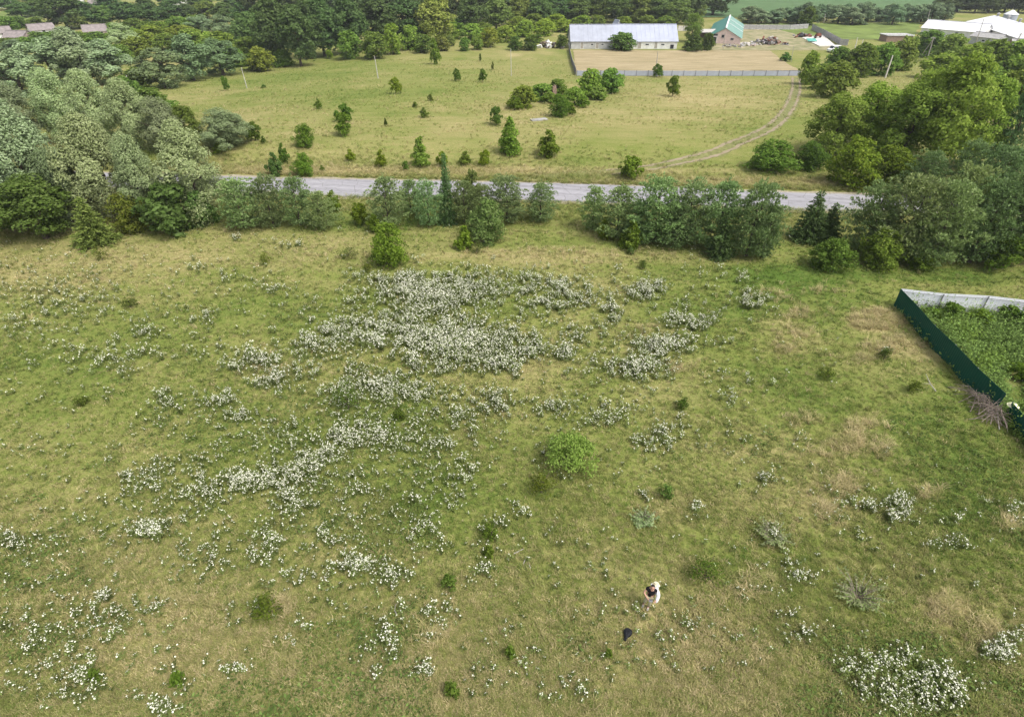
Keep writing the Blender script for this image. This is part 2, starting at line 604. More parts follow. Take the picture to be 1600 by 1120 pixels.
def patch(name, p00, p10, p11, p01, n, m, mat, lift=0.05, edge=0.0):
    """sheet draped on the ground between four picture corners"""
    q = [G(*p) for p in (p00, p10, p11, p01)]
    vs, fs = [], []
    for j in range(m + 1):
        for i in range(n + 1):
            u, v = i / n, j / m
            p = q[0] * (1 - u) * (1 - v) + q[1] * u * (1 - v) + q[2] * u * v + q[3] * (1 - u) * v
            x, y = p.x, p.y
            if edge and (i in (0, n) or j in (0, m)):
                x += edge * (random.random() - 0.5)
                y += edge * (random.random() - 0.5)
            vs.append((x, y, float(hgt(x, y)) + lift))
    for j in range(m):
        for i in range(n):
            a = j * (n + 1) + i
            fs.append((a, a + 1, a + n + 2, a + n + 1))
    return structure(name, mesh_np(name, vs, fs, True), mat)


def strip(name, pts, offs, mat, lift, ragged=0.0, step=1.0):
    """ribbon along ground points; offs = lateral offsets of its edges with heights"""
    P2 = [Vector((p.x, p.y)) for p in pts]
    fine = []
    for i in range(len(P2) - 1):
        a, b = P2[max(i - 1, 0)], P2[i]
        c, d = P2[i + 1], P2[min(i + 2, len(P2) - 1)]
        k = max(2, int((c - b).length / step))
        for s_ in range(k):
            t = s_ / k
            fine.append(0.5 * ((2 * b) + (c - a) * t + (2 * a - 5 * b + 4 * c - d) * t * t + (-a + 3 * b - 3 * c + d) * t ** 3))
    fine.append(P2[-1])
    vs, fs = [], []
    w = len(offs)
    for i, p in enumerate(fine):
        d = (fine[min(i + 1, len(fine) - 1)] - fine[max(i - 1, 0)]).normalized()
        nrm = Vector((-d.y, d.x))
        for j, (o, dz) in enumerate(offs):
            rg = (random.random() - 0.5) * ragged if j in (0, w - 1) else 0
            q = p + nrm * (o + rg)
            vs.append((q.x, q.y, float(hgt(q.x, q.y)) + lift + dz))
    for i in range(len(fine) - 1):
        for j in range(w - 1):
            a = i * w + j
            fs.append((a, a + w, a + w + 1, a + 1))
    return structure(name, mesh_np(name, vs, fs, True), mat)


# the road across the middle
r0, r1, r2 = G(400, 290.5), G(870, 301), G(1350, 319)
rd = (r2 - r0).normalized()
road_pts = [r0 - rd * 160, r0 - rd * 70, r0, r1, r2, r2 + rd * 70, r2 + rd * 160]
strip('gravel_shoulder', road_pts, [(-3.5, -0.02), (-1.0, 0.0), (1.0, 0.0), (3.5, -0.02)], M['verge'], 0.035, 0.5)
strip('road', road_pts, [(-2.85, 0.0), (-1.4, 0.03), (0, 0.045), (1.4, 0.03), (2.85, 0.0)], M['road'], 0.07, 0.25)

# dirt track: two ruts with a grassy crown
trk = [(1244, 122), (1243, 145), (1228, 176), (1196, 204), (1130, 233), (1066, 252), (1008, 263.5), (950, 269.5), (860, 275), (770, 279)]
trk_pts = [G(*p) for p in trk]
strip('dirt_track', trk_pts, [(-1.2, -0.02), (0, 0.0), (1.2, -0.02)], M['trackgrass'], 0.03, 0.5, 0.8)
strip('wheel_rut', trk_pts[:8], [(-1.0, 0.0), (-0.52, 0.0)], M['track'], 0.05, 0.3, 0.5)
strip('wheel_rut', trk_pts[:8], [(0.52, 0.0), (1.0, 0.0)], M['track'], 0.05, 0.3, 0.5)

def cereal_mat():
    m, t, b = new_mat('ripe_cereal')
    tc = t.nodes.new('ShaderNodeTexCoord')
    mp = t.nodes.new('ShaderNodeMapping')
    mp.inputs['Scale'].default_value = (.12, .5, 1)
    t.links.new(tc.outputs['Object'], mp.inputs['Vector'])
    n1 = nd(t, 'ShaderNodeTexNoise', Scale=1.0, Detail=8.0, Roughness=.7)
    t.links.new(mp.outputs[0], n1.inputs['Vector'])
    n2 = nd(t, 'ShaderNodeTexNoise', Scale=2.5, Detail=6.0, Roughness=.8)
    t.links.new(tc.outputs['Object'], n2.inputs['Vector'])
    f = math_n(t, 'ADD', math_n(t, 'MULTIPLY', n1.outputs[0], .6), math_n(t, 'MULTIPLY', n2.outputs[0], .4))
    t.links.new(ramp(t, [(.38, (.20, .175, .080)), (.47, (.285, .23, .125)), (.52, (.33, .265, .15)), (.62, (.40, .325, .20))], f), b.inputs['Base Color'])
    b.inputs['Roughness'].default_value = .95
    return m


M['stubble'] = cereal_mat()
patch('cereal_field', (900, 112.5), (1250, 111), (1204, 80), (896, 79), 60, 16, M['stubble'], 0.12, 0.5)
patch('farmyard', (1100, 79), (1315, 79), (1268, 43), (1160, 43), 20, 20, M['yard'], 0.05, 0.8)
patch('crop_field', (1080, 28), (1470, 26), (1640, -22), (960, -22), 20, 16, M['crop'], 0.3, 1.0)
patch('pasture', (1272, 62), (1425, 62), (1440, 36), (1180, 37), 20, 10, M['lawn'], 0.08, 1.0)
patch('village_green', (0, 38), (60, 36), (75, 18), (0, 18), 12, 8, M['lawn'], 0.1, 1.0)


# ------------------------------------------------------------------ trees: crowns built leaf by leaf
def leaves_mesh(name, pts, nrm, size, aspect=0.6, up=0.0, jitter=0.8, rg=None, mat=None):
    """one diamond leaf per point; nrm steers the facing, up pulls the long axis upwards"""
    n = len(pts)
    N = nrm + jitter * rg.normal(size=(n, 3))
    N /= np.linalg.norm(N, axis=1)[:, None] + 1e-9
    T = rg.normal(size=(n, 3)) * (1 - up) + np.array([0, 0, 1.0]) * up * 1.6 + nrm * up * 0.8
    T -= N * (T * N).sum(1)[:, None]
    T /= np.linalg.norm(T, axis=1)[:, None] + 1e-9
    B = np.cross(N, T)
    L = size * (0.6 + 0.8 * rg.random(n))[:, None]
    Wd = L * aspect
    bend = N * L * 0.18
    v = np.stack([pts - T * L * 0.5 - bend, pts + B * Wd * 0.5, pts + T * L * 0.5 - bend, pts - B * Wd * 0.5], 1).reshape(-1, 3)
    f = np.arange(4 * n, dtype=np.int32).reshape(-1, 4)
    me = mesh_np(name, v, f)
    me.materials.append(mat)
    return me


def needle_mesh(name, pts, nrm, size, rg, mat, up=0.5):
    """tufts of three narrow blades pointing out along the shoot"""
    n = len(pts)
    vs = []
    for k in range(3):
        D = nrm + np.array([0, 0, up]) + 0.55 * rg.normal(size=(n, 3))
        D /= np.linalg.norm(D, axis=1)[:, None] + 1e-9
        S = np.cross(D, np.array([0, 0, 1.0]) + 0.55 * rg.normal(size=(n, 3)))
        S /= np.linalg.norm(S, axis=1)[:, None] + 1e-9
        L = size * (0.6 + 0.7 * rg.random(n))[:, None]
        vs.append(np.stack([pts - D * L * 0.3, pts + S * L * 0.17 + D * L * 0.2, pts + D * L * 0.75, pts - S * L * 0.17 + D * L * 0.2], 1))
    v = np.concatenate(vs, 0).reshape(-1, 3)
    f = np.arange(len(v), dtype=np.int32).reshape(-1, 4)
    me = mesh_np(name, v, f)
    me.materials.append(mat)
    return me


def sphere_dirs(n, rg):
    d = rg.normal(size=(n, 3))
    return d / np.linalg.norm(d, axis=1)[:, None]


def profile(kind, t):
    """crown radius (0..1) at relative height t"""
    if kind == 'cone':
        return (1 - t) ** 0.8 * min(1, 0.55 + 4 * t)
    if kind == 'pine':
        return max(0.12, (1 - t ** 2.2) ** 0.75) * min(1, 0.6 + 2.2 * t)
    if kind == 'flame':
        return max(0.1, math.sin(math.pi * min(1, 0.16 + 0.84 * t)) ** 0.7 * (1.08 - 0.35 * t))
    if kind == 'shrub':
        return max(0.05, math.sqrt(max(0, 1 - (1.02 * t) ** 2.4))) * min(1, 0.75 + 1.2 * t)
    return max(0.1, math.sin(math.pi * min(1, 0.13 + 0.87 * t)) ** 0.55)


def crown_points(h, r, z0, prof, n_lobes, lobe_r, sub, n_pts, rg, stretch=1.0):
    """clumps on clumps: lobes follow the crown outline, sub-lobes sit on lobes, leaves on sub-lobes"""
    subs = []
    for i in range(n_lobes):
        t = (i + rg.random()) / n_lobes
        rr = profile(prof, t) * r * (0.82 + 0.3 * rg.random())
        a = i * 2.39996 + rg.random() * 0.9
        lr = lobe_r * (0.7 + 0.6 * rg.random()) * (1.0 if prof != 'cone' else (1.15 - 0.7 * t))
        off = max(0.0, rr - lr * 0.8) * (0.55 + 0.45 * rg.random() if prof != 'cone' else 0.95)
        c = np.array([math.cos(a) * off, math.sin(a) * off, z0 + t * (h - z0 - lr * 0.7 * stretch) + lr * 0.25])
        d = sphere_dirs(sub, rg)
        d[:, 2] = np.where(d[:, 2] < (-0.45 if prof != 'shrub' else -0.95), -d[:, 2], d[:, 2])
        for q in d:
            subs.append((c + q * lr * np.array([0.75, 0.75, 0.7 * stretch]), lr * (0.30 + 0.3 * rg.random())))
    subs_c = np.array([q[0] for q in subs])
    subs_r = np.array([q[1] for q in subs])
    w = subs_r ** 2
    idx = rg.choice(len(subs), n_pts, p=w / w.sum())
    d = sphere_dirs(n_pts, rg)
    d[:, 2] = np.where((d[:, 2] < -0.3) & (rg.random(n_pts) < 0.7), -d[:, 2], d[:, 2])
    rad = subs_r[idx] * (0.55 + 0.5 * rg.random(n_pts) ** 0.5)
    p = subs_c[idx] + d * rad[:, None] * np.array([1, 1, stretch])
    ctr = np.array([0, 0, z0 + (h - z0) * 0.45])
    o = p - ctr
    o /= np.linalg.norm(o, axis=1)[:, None] + 1e-9
    nrm = d * 0.7 + o * 0.6
    p[:, 2] = np.maximum(p[:, 2], 0.03 * h)
    return p, nrm


def trunk_mesh(h, r, spread, rg, limbs=6, base=0.25):
    bm = bmesh.new()
    k = 5
    pts = [(0.04 * h * rg.normal() * i / k * 0.5, 0.04 * h * rg.normal() * i / k * 0.5, h * 0.85 * i / k - 0.25) for i in range(k + 1)]
    add_tube(bm, pts, [r * (1.25 if i == 0 else 1 - 0.85 * i / k) for i in range(k + 1)], 7)
    for i in range(limbs):
        t = base + (0.8 - base) * i / max(1, limbs - 1)
        j = min(k - 1, int(t * k))
        f = t * k - j
        p0 = Vector(pts[j]).lerp(Vector(pts[j + 1]), f)
        a = i * 2.4 + rg.random()
        L = spread * (0.9 - 0.5 * t)
        p1 = p0 + Vector((math.cos(a) * L * 0.5, math.sin(a) * L * 0.5, L * 0.30))
        p2 = p0 + Vector((math.cos(a) * L, math.sin(a) * L, L * 0.8))
        add_tube(bm, [p0, p1, p2], [r * 0.42 * (1 - t * 0.5), r * 0.25, r * 0.07], 5)
    me = bpy.data.meshes.new('trunk')
    bm.to_mesh(me)
    bm.free()
    me.materials.append(M['bark'])
    return me


def pine_points(h, r, rg):
    """whorls of up-curving branches carrying ball-like bunches of needles"""
    pts, nn = [], []
    nw = 11
    lop = rg.random() * 6.28
    for i in range(nw):
        t = (i + 0.5 * rg.random()) / nw
        nb = 7 if t < 0.65 else 5
        for b in range(nb):
            a = 2 * math.pi * (b + 0.5 * (i % 2) + 0.7 * rg.random()) / nb
            L = r * profile('pine', t) * (0.55 + 0.55 * rg.random()) * (1 + 0.18 * math.cos(a - lop))
            rise = 0.10 + 0.5 * t + 0.3 * rg.random()
            for c_ in range(3 if L > 0.6 * r else 2):
                f = 1.0 - 0.30 * c_ * (0.7 + 0.6 * rg.random())
                lat = (0.0 if c_ == 0 else 0.22 * L * rg.normal())
                z = 0.15 + t * h * 0.84 + rise * L * f ** 1.7
                c = np.array([math.cos(a) * f * L - math.sin(a) * lat, math.sin(a) * f * L + math.cos(a) * lat, z])
                m_ = 24
                d = sphere_dirs(m_, rg)
                d[:, 2] = np.abs(d[:, 2]) * 0.9 - 0.1
                cr = (0.19 + 0.17 * rg.random()) * (1.0 if c_ else 1.15)
                pts.append(c + d * cr * np.array([1, 1, 0.8]))
                nn.append(d + 0.4 * np.array([math.cos(a), math.sin(a), 0.3]))
    k_ = 10
    pts.append(np.stack([0.05 * rg.normal(size=k_), 0.05 * rg.normal(size=k_), h * (0.84 + 0.16 * np.arange(k_) / k_)], -1))
    nn.append(np.tile([0, 0, 1.0], (k_, 1)) + 0.5 * rg.normal(size=(k_, 3)))
    return np.concatenate(pts), np.concatenate(nn)


PROTO = {}


def make_protos():
    spec = {
        # kind: height, radius, variants
        'willow': (8.0, 3.3, 3), 'pine': (5.0, 2.0, 4), 'spruce': (4.5, 1.5, 2), 'broad': (8.0, 3.4, 3), 'forest': (14.0, 5.5, 4),
        'farwillow': (9.0, 3.8, 3), 'shrub': (2.6, 1.5, 3), 'bush': (2.4, 1.1, 3), 'cone': (3.2, 1.1, 2), 'hedge': (4.0, 2.2, 3),
    }
    for kind, (h, r, nv) in spec.items():
        PROTO[kind] = []
        for v in range(nv):
            rg = np.random.default_rng(100 * v + sum(map(ord, kind)))
            if kind == 'willow':
                p, n = crown_points(h, r, 0.5, 'flame', 15, 1.15, 7, 26000, rg, 1.55)
                p[:, 0] += 0.0
                me = leaves_mesh('crown', p, n, 0.17, 0.45, 0.4, 0.42, rg, FO['willow'])
                tr = trunk_mesh(h, 0.22, r, rg)
            elif kind == 'farwillow':
                p, n = crown_points(h, r, 0.3, 'round', 12, 1.45, 7, 8500, rg, 1.25)
                me = leaves_mesh('crown', p, n, 0.32, 0.6, 0.3, 0.42, rg, FO['willow'])
                tr = trunk_mesh(h, 0.25, r, rg)
            elif kind == 'pine':
                p, n = pine_points(h, r, rg)
                me = needle_mesh('crown', p, n, 0.20, rg, FO['pine'], 0.3)
                tr = trunk_mesh(h, 0.11, r * 0.8, rg, 9, 0.1)
            elif kind == 'spruce':
                pts, nn = [], []
                for i in range(26):
                    t = i / 26
                    rr = r * (1 - t) ** 0.9 + 0.05
                    nb = max(3, int(8 * (1 - t)) + 2)
                    for b in range(nb):
                        a = 2 * math.pi * (b + 0.5 * (i % 2) + 0.3 * rg.random()) / nb
                        L = rr * (0.75 + 0.4 * rg.random())
                        m_ = max(4, int(26 * L))
                        s_ = rg.random(m_) ** 0.7
                        q = np.stack([np.cos(a) * s_ * L + 0.07 * rg.normal(size=m_), np.sin(a) * s_ * L + 0.07 * rg.normal(size=m_),
                                      0.2 + t * (h - 0.25) - 0.22 * s_ * L + 0.05 * rg.normal(size=m_)], -1)
                        pts.append(q)
                        nn.append(np.tile([math.cos(a), math.sin(a), 0.1], (m_, 1)))
                p, n = np.concatenate(pts), np.concatenate(nn)
                me = needle_mesh('crown', p, n, 0.24, rg, FO['spruce'], 0.1)
                tr = trunk_mesh(h, 0.08, 0.6, rg, 4)
            elif kind == 'broad':
                p, n = crown_points(h, r, 1.0, 'round', 20, 1.2, 9, 12000, rg, 1.0)
                me = leaves_mesh('crown', p, n, 0.22, 0.7, 0.05, 0.55, rg, FO['broad'])
                tr = trunk_mesh(h, 0.2, r, rg)
            elif kind == 'forest':
                p, n = crown_points(h, r, 1.5, 'round', 18, 2.2, 8, 5600, rg, 1.1)
                me = leaves_mesh('crown', p, n, 0.62, 0.75, 0.05, 0.55, rg, FO['forest'])
                tr = trunk_mesh(h, 0.3, r, rg)
            elif kind == 'shrub':
                p, n = crown_points(h, r, 0.05, 'shrub', 24, 0.55, 8, 6500, rg, 1.0)
                me = leaves_mesh('crown', p, n, 0.13, 0.6, 0.3, 0.6, rg, FO['shrub'])
                tr = trunk_mesh(h, 0.06, r, rg, 7, 0.05)
            elif kind == 'bush':
                p, n = crown_points(h, r, 0.05, 'round', 9, 0.42, 7, 2600, rg, 1.35)
                p[:, 0] *= 1.15; p[:, 1] *= 0.85
                me = leaves_mesh('crown', p, n, 0.19, 0.55, 0.35, 0.8, rg, FO['shrub'])
                tr = trunk_mesh(h, 0.05, r, rg, 6, 0.05)
            elif kind == 'cone':
                p, n = crown_points(h, r, 0.05, 'cone', 18, 0.5, 7, 3000, rg, 1.2)
                me = leaves_mesh('crown', p, n, 0.20, 0.5, 0.45, 0.7, rg, FO['shrub'])
                tr = trunk_mesh(h, 0.06, r * .7, rg, 6, 0.05)
            elif kind == 'hedge':
                p, n = crown_points(h, r, 0.2, 'shrub', 14, 0.95, 8, 3400, rg, 1.0)
                me = leaves_mesh('crown', p, n, 0.32, 0.7, 0.1, 0.8, rg, FO['broad'])
                tr = trunk_mesh(h, 0.12, r, rg, 6, 0.1)
            zmax = float(np.quantile(p[:, 2], 0.995))
            rmax = float(np.quantile(np.hypot(p[:, 0], p[:, 1]), 0.97))
            PROTO[kind].append((me, tr, zmax, rmax))


make_protos()
TREES = []


def tree(cx, by, ty, w, kind, name, tint=(1, 1, 1), lean=0.0, min_h=0.4, label=None, cat='tree', group=None):
    """a tree whose crown shows centred on picture column cx, foot on row by, tip on row ty, w pixels wide"""
    bx = cx
    for _ in range(4):
        p = G(bx, by)
        zt = z_at(p.y, ty)
        h = max(min_h, zt - p.z)
        mx, _my = project(p.x, p.y, p.z + 0.5 * h)
        bx += cx - float(mx)
    p = G(bx, by)
    h = max(min_h, z_at(p.y, ty) - p.z)
    mid = Vector((p.x, p.y, p.z + 0.5 * h))
    r = 0.5 * w * mpp(mid)
    me, tr, zm, rm = random.choice(PROTO[kind])
    # the far side of a crown seen from above adds to its picture height
    o = thing(name, '', cat, (p.x, p.y, p.z - 0.05), random.random() * 6.28, group)
    sz, sx = h / zm, r / rm
    o.scale = (sx, sx, sz)
    if lean:
        o.rotation_euler = (0, lean, 0)
    c = bpy.data.objects.new('crown', me)
    C.objects.link(c)
    c.parent = o
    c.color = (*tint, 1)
    t = bpy.data.objects.new('trunk', tr)
    C.objects.link(t)
    t.parent = o
    o['_px'] = float(cx)
    if label:
        o['label'] = label
    TREES.append(o)
    return o


def row(items, name, cat, group, text):
    """items: (cx, base y, top y, width, kind[, tint]); text(ordinal) -> label"""
    out = []
    for it in items:
        tint = it[5] if len(it) > 5 else (1, 1, 1)
        out.append(tree(it[0], it[1], it[2], it[3], it[4], name, tint, cat=cat, group=group))
    for i, o in enumerate(sorted(out, key=lambda q: q['_px'])):
        o['label'] = text(ordinal(i))
    return out


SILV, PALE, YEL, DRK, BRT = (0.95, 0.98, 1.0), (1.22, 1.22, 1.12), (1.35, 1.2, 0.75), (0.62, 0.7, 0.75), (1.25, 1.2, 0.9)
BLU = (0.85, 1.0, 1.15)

row([(30, 345, 160, 130, 'willow', SILV), (150, 343, 180, 112, 'willow', PALE), (216, 350, 212, 74, 'willow', (1.0, 1.02, .95)), (297, 343, 192, 114, 'willow', PALE), (-70, 340, 150, 150, 'willow', SILV),
     (90, 352, 235, 80, 'willow', (.7, .78, .72))],
    'willow_tree', 'tree', 'tall willows at the left above the meadow',
    lambda n: 'tall silvery willow, %s from left in the front willow clump beside the meadow' % n)
row([(85, 222, 108, 72, 'willow', PALE), (140, 230, 110, 76, 'willow', PALE), (198, 233, 124, 76, 'willow', (1.15, 1.15, 1.05)), (252, 236, 153, 66, 'willow'),
     (25, 228, 130, 84, 'willow', SILV), (-40, 225, 120, 90, 'willow', SILV)],
    'willow_tree', 'tree', 'second row of willows',
    lambda n: 'grey green willow, %s from left in the second willow row behind the front clump' % n)
row([(22, 150, 78, 80, 'farwillow', SILV), (72, 135, 60, 95, 'farwillow', SILV), (118, 135, 50, 75, 'farwillow', SILV), (162, 132, 62, 80, 'farwillow', SILV), (-30, 150, 80, 80, 'farwillow', SILV),
     (110, 118, 44, 70, 'farwillow', SILV)],
    'willow_tree', 'tree', 'third row of willows',
    lambda n: 'rounded silver willow, %s from left in the third willow row below the village houses' % n)
tree(248, 138, 76, 84, 'farwillow', 'willow_tree', (.72, .8, .7), label='round dark willow standing at the left end of the far meadow edge')
tree(292, 126, 54, 66, 'farwillow', 'willow_tree', (.66, .78, .72), label='tall grey willow right behind the round dark willow')
tree(342, 118, 60, 66, 'farwillow', 'willow_tree', (.6, .74, .66), label='dark grey willow right of the tall grey willow at the meadow edge')
tree(190, 80, 36, 56, 'farwillow', 'willow_tree', PALE, label='pale willow beside the pink walled village house')
tree(350, 230, 172, 88, 'willow', 'willow_shrub', (.9, .95, .9), label='wide silvery willow shrub on the meadow left of the road bushes', cat='shrub')
tree(396, 220, 190, 28, 'bush', 'shrub', (.7, .75, .7), label='small dark shrub against the right side of the silvery willow shrub', cat='shrub')
tree(287, 225, 165, 50, 'broad', 'shrub', (.75, .8, .8), label='dark green tree wedged between the willows and the silvery shrub')
tree(50, 372, 278, 125, 'broad', 'broadleaf_tree', (.58, .66, .75), label='dense deep green broadleaf tree at the left edge of the meadow')
tree(-60, 372, 270, 120, 'broad', 'broadleaf_tree', (.55, .63, .7), label='dense green tree cut off by the left edge above the meadow')
tree(138, 380, 312, 66, 'spruce', 'juniper', (1.6, 1.32, .95), label='bushy conifer standing forward on the grass under the left willows')
tree(198, 362, 302, 60, 'shrub', 'shrub', (1.0, .8, .9), label='yellowish shrub at the foot of the left willows', cat='shrub')
tree(262, 360, 288, 90, 'hedge', 'shrub', (.55, .66, .85), label='dark green spreading shrub under the rightmost front willow', cat='shrub')
tree(310, 352, 300, 50, 'hedge', 'shrub', (.5, .58, .7), label='dark shrub between the front willows and the roadside pines', cat='shrub')

# roadside pines
row([(372, 356, 280, 76, 'pine', (1.05, 1.05, 1.0)), (418, 354, 276, 64, 'pine', (.85, .9, .9)), (462, 352, 278, 62, 'pine', (.85, .9, .85)), (500, 358, 302, 58, 'pine', (1.1, 1.1, 1.05)),
     (603, 353, 278, 72, 'pine'), (668, 354, 284, 50, 'pine', (1.0, 1.15, 1.15)), (640, 335, 282, 45, 'pine', (.9, .95, .85)), (725, 348, 283, 56, 'pine', (.85, .9, .85)), (752, 345, 290, 44, 'pine', (.9, .9, .85)),
     (792, 346, 277, 74, 'pine', (.92, .98, 1.0)), (845, 346, 286, 54, 'pine', (.95, 1.0, 1.0))],
    'pine_tree', 'tree', 'young pines along the near side of the road, left stretch',
    lambda n: 'bushy young pine, %s from left in the roadside row left of the large gap' % n)
row([(928, 360, 293, 46, 'pine', (1.05, 1.05, .95)), (968, 370, 292, 76, 'pine', (.98, 1.0, .95)), (1030, 378, 280, 95, 'pine', (.95, 1.0, .92)), (1080, 382, 285, 85, 'pine'),
     (1128, 388, 284, 85, 'pine', (.9, .95, .9)), (1180, 400, 288, 88, 'pine', (.9, 1.0, .95)), (1200, 404, 320, 55, 'pine', (.7, .8, .75)), (1060, 386, 318, 70, 'pine', (.78, .85, .8)), (1000, 378, 315, 60, 'pine', (.85, .9, .85))],
    'pine_tree', 'tree', 'young pines along the near side of the road, right stretch',
    lambda n: 'dense dark pine, %s from left in the roadside thicket right of the large gap' % n)
row([(1370, 392, 290, 90, 'pine', (.9, .95, .9)), (1425, 405, 278, 110, 'pine', (1.0, 1.0, .95)), (1478, 412, 285, 100, 'pine', (1.1, 1.12, 1.05)), (1500, 392, 262, 95, 'pine', (1.15, 1.12, 1.0)),
     (1545, 410, 285, 95, 'pine', (.75, .82, .78)), (1592, 408, 265, 95, 'pine', (.85, .9, .85)), (1640, 405, 255, 110, 'pine', (.8, .9, .85)), (1440, 412, 345, 70, 'pine', (.7, .78, .72)),
     (1560, 330, 230, 90, 'pine', (.72, .82, .8)), (1510, 315, 222, 70, 'pine', (.9, 1.0, .95)), (1450, 310, 238, 70, 'pine', (.75, .85, .8)), (1610, 320, 215, 100, 'pine', (.65, .75, .72))],
    'pine_tree', 'tree', 'pines in the right hand plantation above the fence',
    lambda n: 'spreading pine, %s from left in the plantation above the white fence' % n)
tree(697, 350, 246, 34, 'spruce', 'spruce_tree', (1.1, 1.15, 1.2), label='narrow tall conifer sticking up among the left roadside pines')
tree(735, 322, 266, 38, 'bush', 'shrub', (1.0, .9, 1.5), label='light leafy sapling beside the narrow tall conifer at the road', cat='shrub')
tree(1272, 374, 303, 56, 'spruce', 'spruce_tree', label='taller of the two small dark spruces in front of the road gap')
tree(1298, 374, 320, 48, 'spruce', 'spruce_tree', (.85, .9, .85), label='shorter spruce right of the taller small spruce by the road gap')
tree(762, 375, 312, 70, 'shrub', 'shrub', (1.0, .92, 1.7), label='pale green loose shrub in front of the middle roadside pines', cat='shrub')
tree(606, 413, 350, 60, 'shrub', 'round_bush', (1.0, 1.0, .8), label='round bright green bush alone on the meadow edge above the white flowers', cat='bush')
tree(988, 388, 345, 38, 'cone', 'shrub', (1.0, 1.0, .9), label='small bright green cone shaped bush before the right roadside thicket', cat='bush')
tree(945, 372, 340, 26, 'cone', 'shrub', (1.15, 1.1, .9), label='little light green bush under the left end of the right thicket', cat='bush')
tree(1130, 402, 340, 50, 'spruce', 'spruce_tree', (.9, .95, .9), label='dark conical conifer before the middle of the right roadside thicket')
tree(1303, 419, 374, 72, 'shrub', 'round_bush', (.75, .8, .9), label='low dark rounded bush below the two small spruces', cat='bush')
tree(1380, 417, 360, 72, 'shrub', 'round_bush', (1.0, .95, .95), label='mid green domed bush right of the low dark rounded bush', cat='bush')
tree(1440, 418, 388, 50, 'shrub', 'round_bush', (.8, .85, .8), label='small bush at the foot of the pines above the fence corner', cat='bush')
tree(1578, 420, 370, 60, 'bush', 'shrub', (.75, .8, .8), label='shrub under the rightmost pines behind the white fence', cat='bush')
tree(725, 388, 352, 30, 'cone', 'shrub', (1.1, 1.1, .8), label='thin light shrub between the round bush and the roadside pines', cat='shrub', min_h=.5)
tree(560, 352, 318, 34, 'bush', 'shrub', (1.0, .95, .7), label='light green undergrowth shrub in the first gap of the roadside row', cat='shrub')
tree(520, 332, 298, 26, 'bush', 'shrub', (1.0, 1.0, .7), label='bright bush at the right end of the first roadside pine group', cat='shrub')
tree(585, 362, 335, 26, 'bush', 'shrub', (1.0, .95, .8), label='small weedy shrub left of the second roadside pine group', cat='shrub')

# beyond the road, right
tree(1338, 291, 216, 84, 'shrub', 'large_shrub', (1.15, 1.02, .8), label='large light green rounded shrub on the far side of the road, left one', cat='shrub')
tree(1392, 292, 228, 72, 'shrub', 'large_shrub', (.95, .95, .8), label='large mid green rounded shrub on the far side of the road, right one', cat='shrub')
tree(1208, 265, 220, 80, 'shrub', 'low_shrub', (.85, .85, .9), label='low spreading shrub beside the track end, left one', cat='shrub')
tree(1268, 264, 222, 56, 'shrub', 'low_shrub', (.62, .7, .8), label='low dark shrub between the track shrub and the green tree', cat='shrub')
row([(1308, 248, 146, 82, 'broad', (1.05, 1.1, 1.0)), (1362, 238, 130, 82, 'broad', (1.15, 1.12, .9)), (1425, 262, 130, 95, 'broad', (1.0, 1.05, .9)), (1490, 268, 84, 125, 'broad', (1.08, 1.18, .95)),
     (1440, 235, 110, 90, 'broad', (1.1, 1.1, .9)), (1535, 262, 120, 80, 'broad', (1.1, 1.1, .9)), (1590, 268, 130, 90, 'pine', (.6, .7, .68))],
    'broadleaf_tree', 'tree', 'broadleaf trees on the far side of the road at the right',
    lambda n: 'leafy green tree, %s from left in the grove across the road at right' % n)
row([(1264, 132, 80, 32, 'hedge', (1.1, 1.15, 1.0)), (1308, 152, 96, 62, 'hedge', (.95, .95, .95)), (1288, 140, 100, 44, 'hedge', (.95, 1.0, .9)), (1310, 118, 74, 44, 'hedge', (.7, .8, .8)),
     (1345, 120, 68, 52, 'hedge', (.75, .85, .8)), (1382, 118, 68, 52, 'hedge', (.8, .9, .8)), (1410, 110, 58, 46, 'hedge'), (1452, 88, 48, 58, 'hedge', (.7, .8, .8)), (1488, 98, 54, 52, 'hedge'),
     (1470, 122, 84, 60, 'hedge', (1.15, 1.1, .9)), (1520, 118, 68, 60, 'hedge', (1.1, 1.1, .9)), (1555, 120, 62, 60, 'hedge', (.95, 1.0, .9)), (1592, 122, 64, 64, 'hedge', (1.1, 1.15, .9)), (1540, 150, 100, 70, 'hedge', (.8, .9, .8)), (1640, 130, 70, 70, 'hedge'), (1595, 165, 105, 80, 'hedge', (.85, .9, .8))],
    'broadleaf_tree', 'tree', 'hedge trees below the white roofed farm',
    lambda n: 'bushy tree, %s from left in the belt below the white roofed farm sheds' % n)

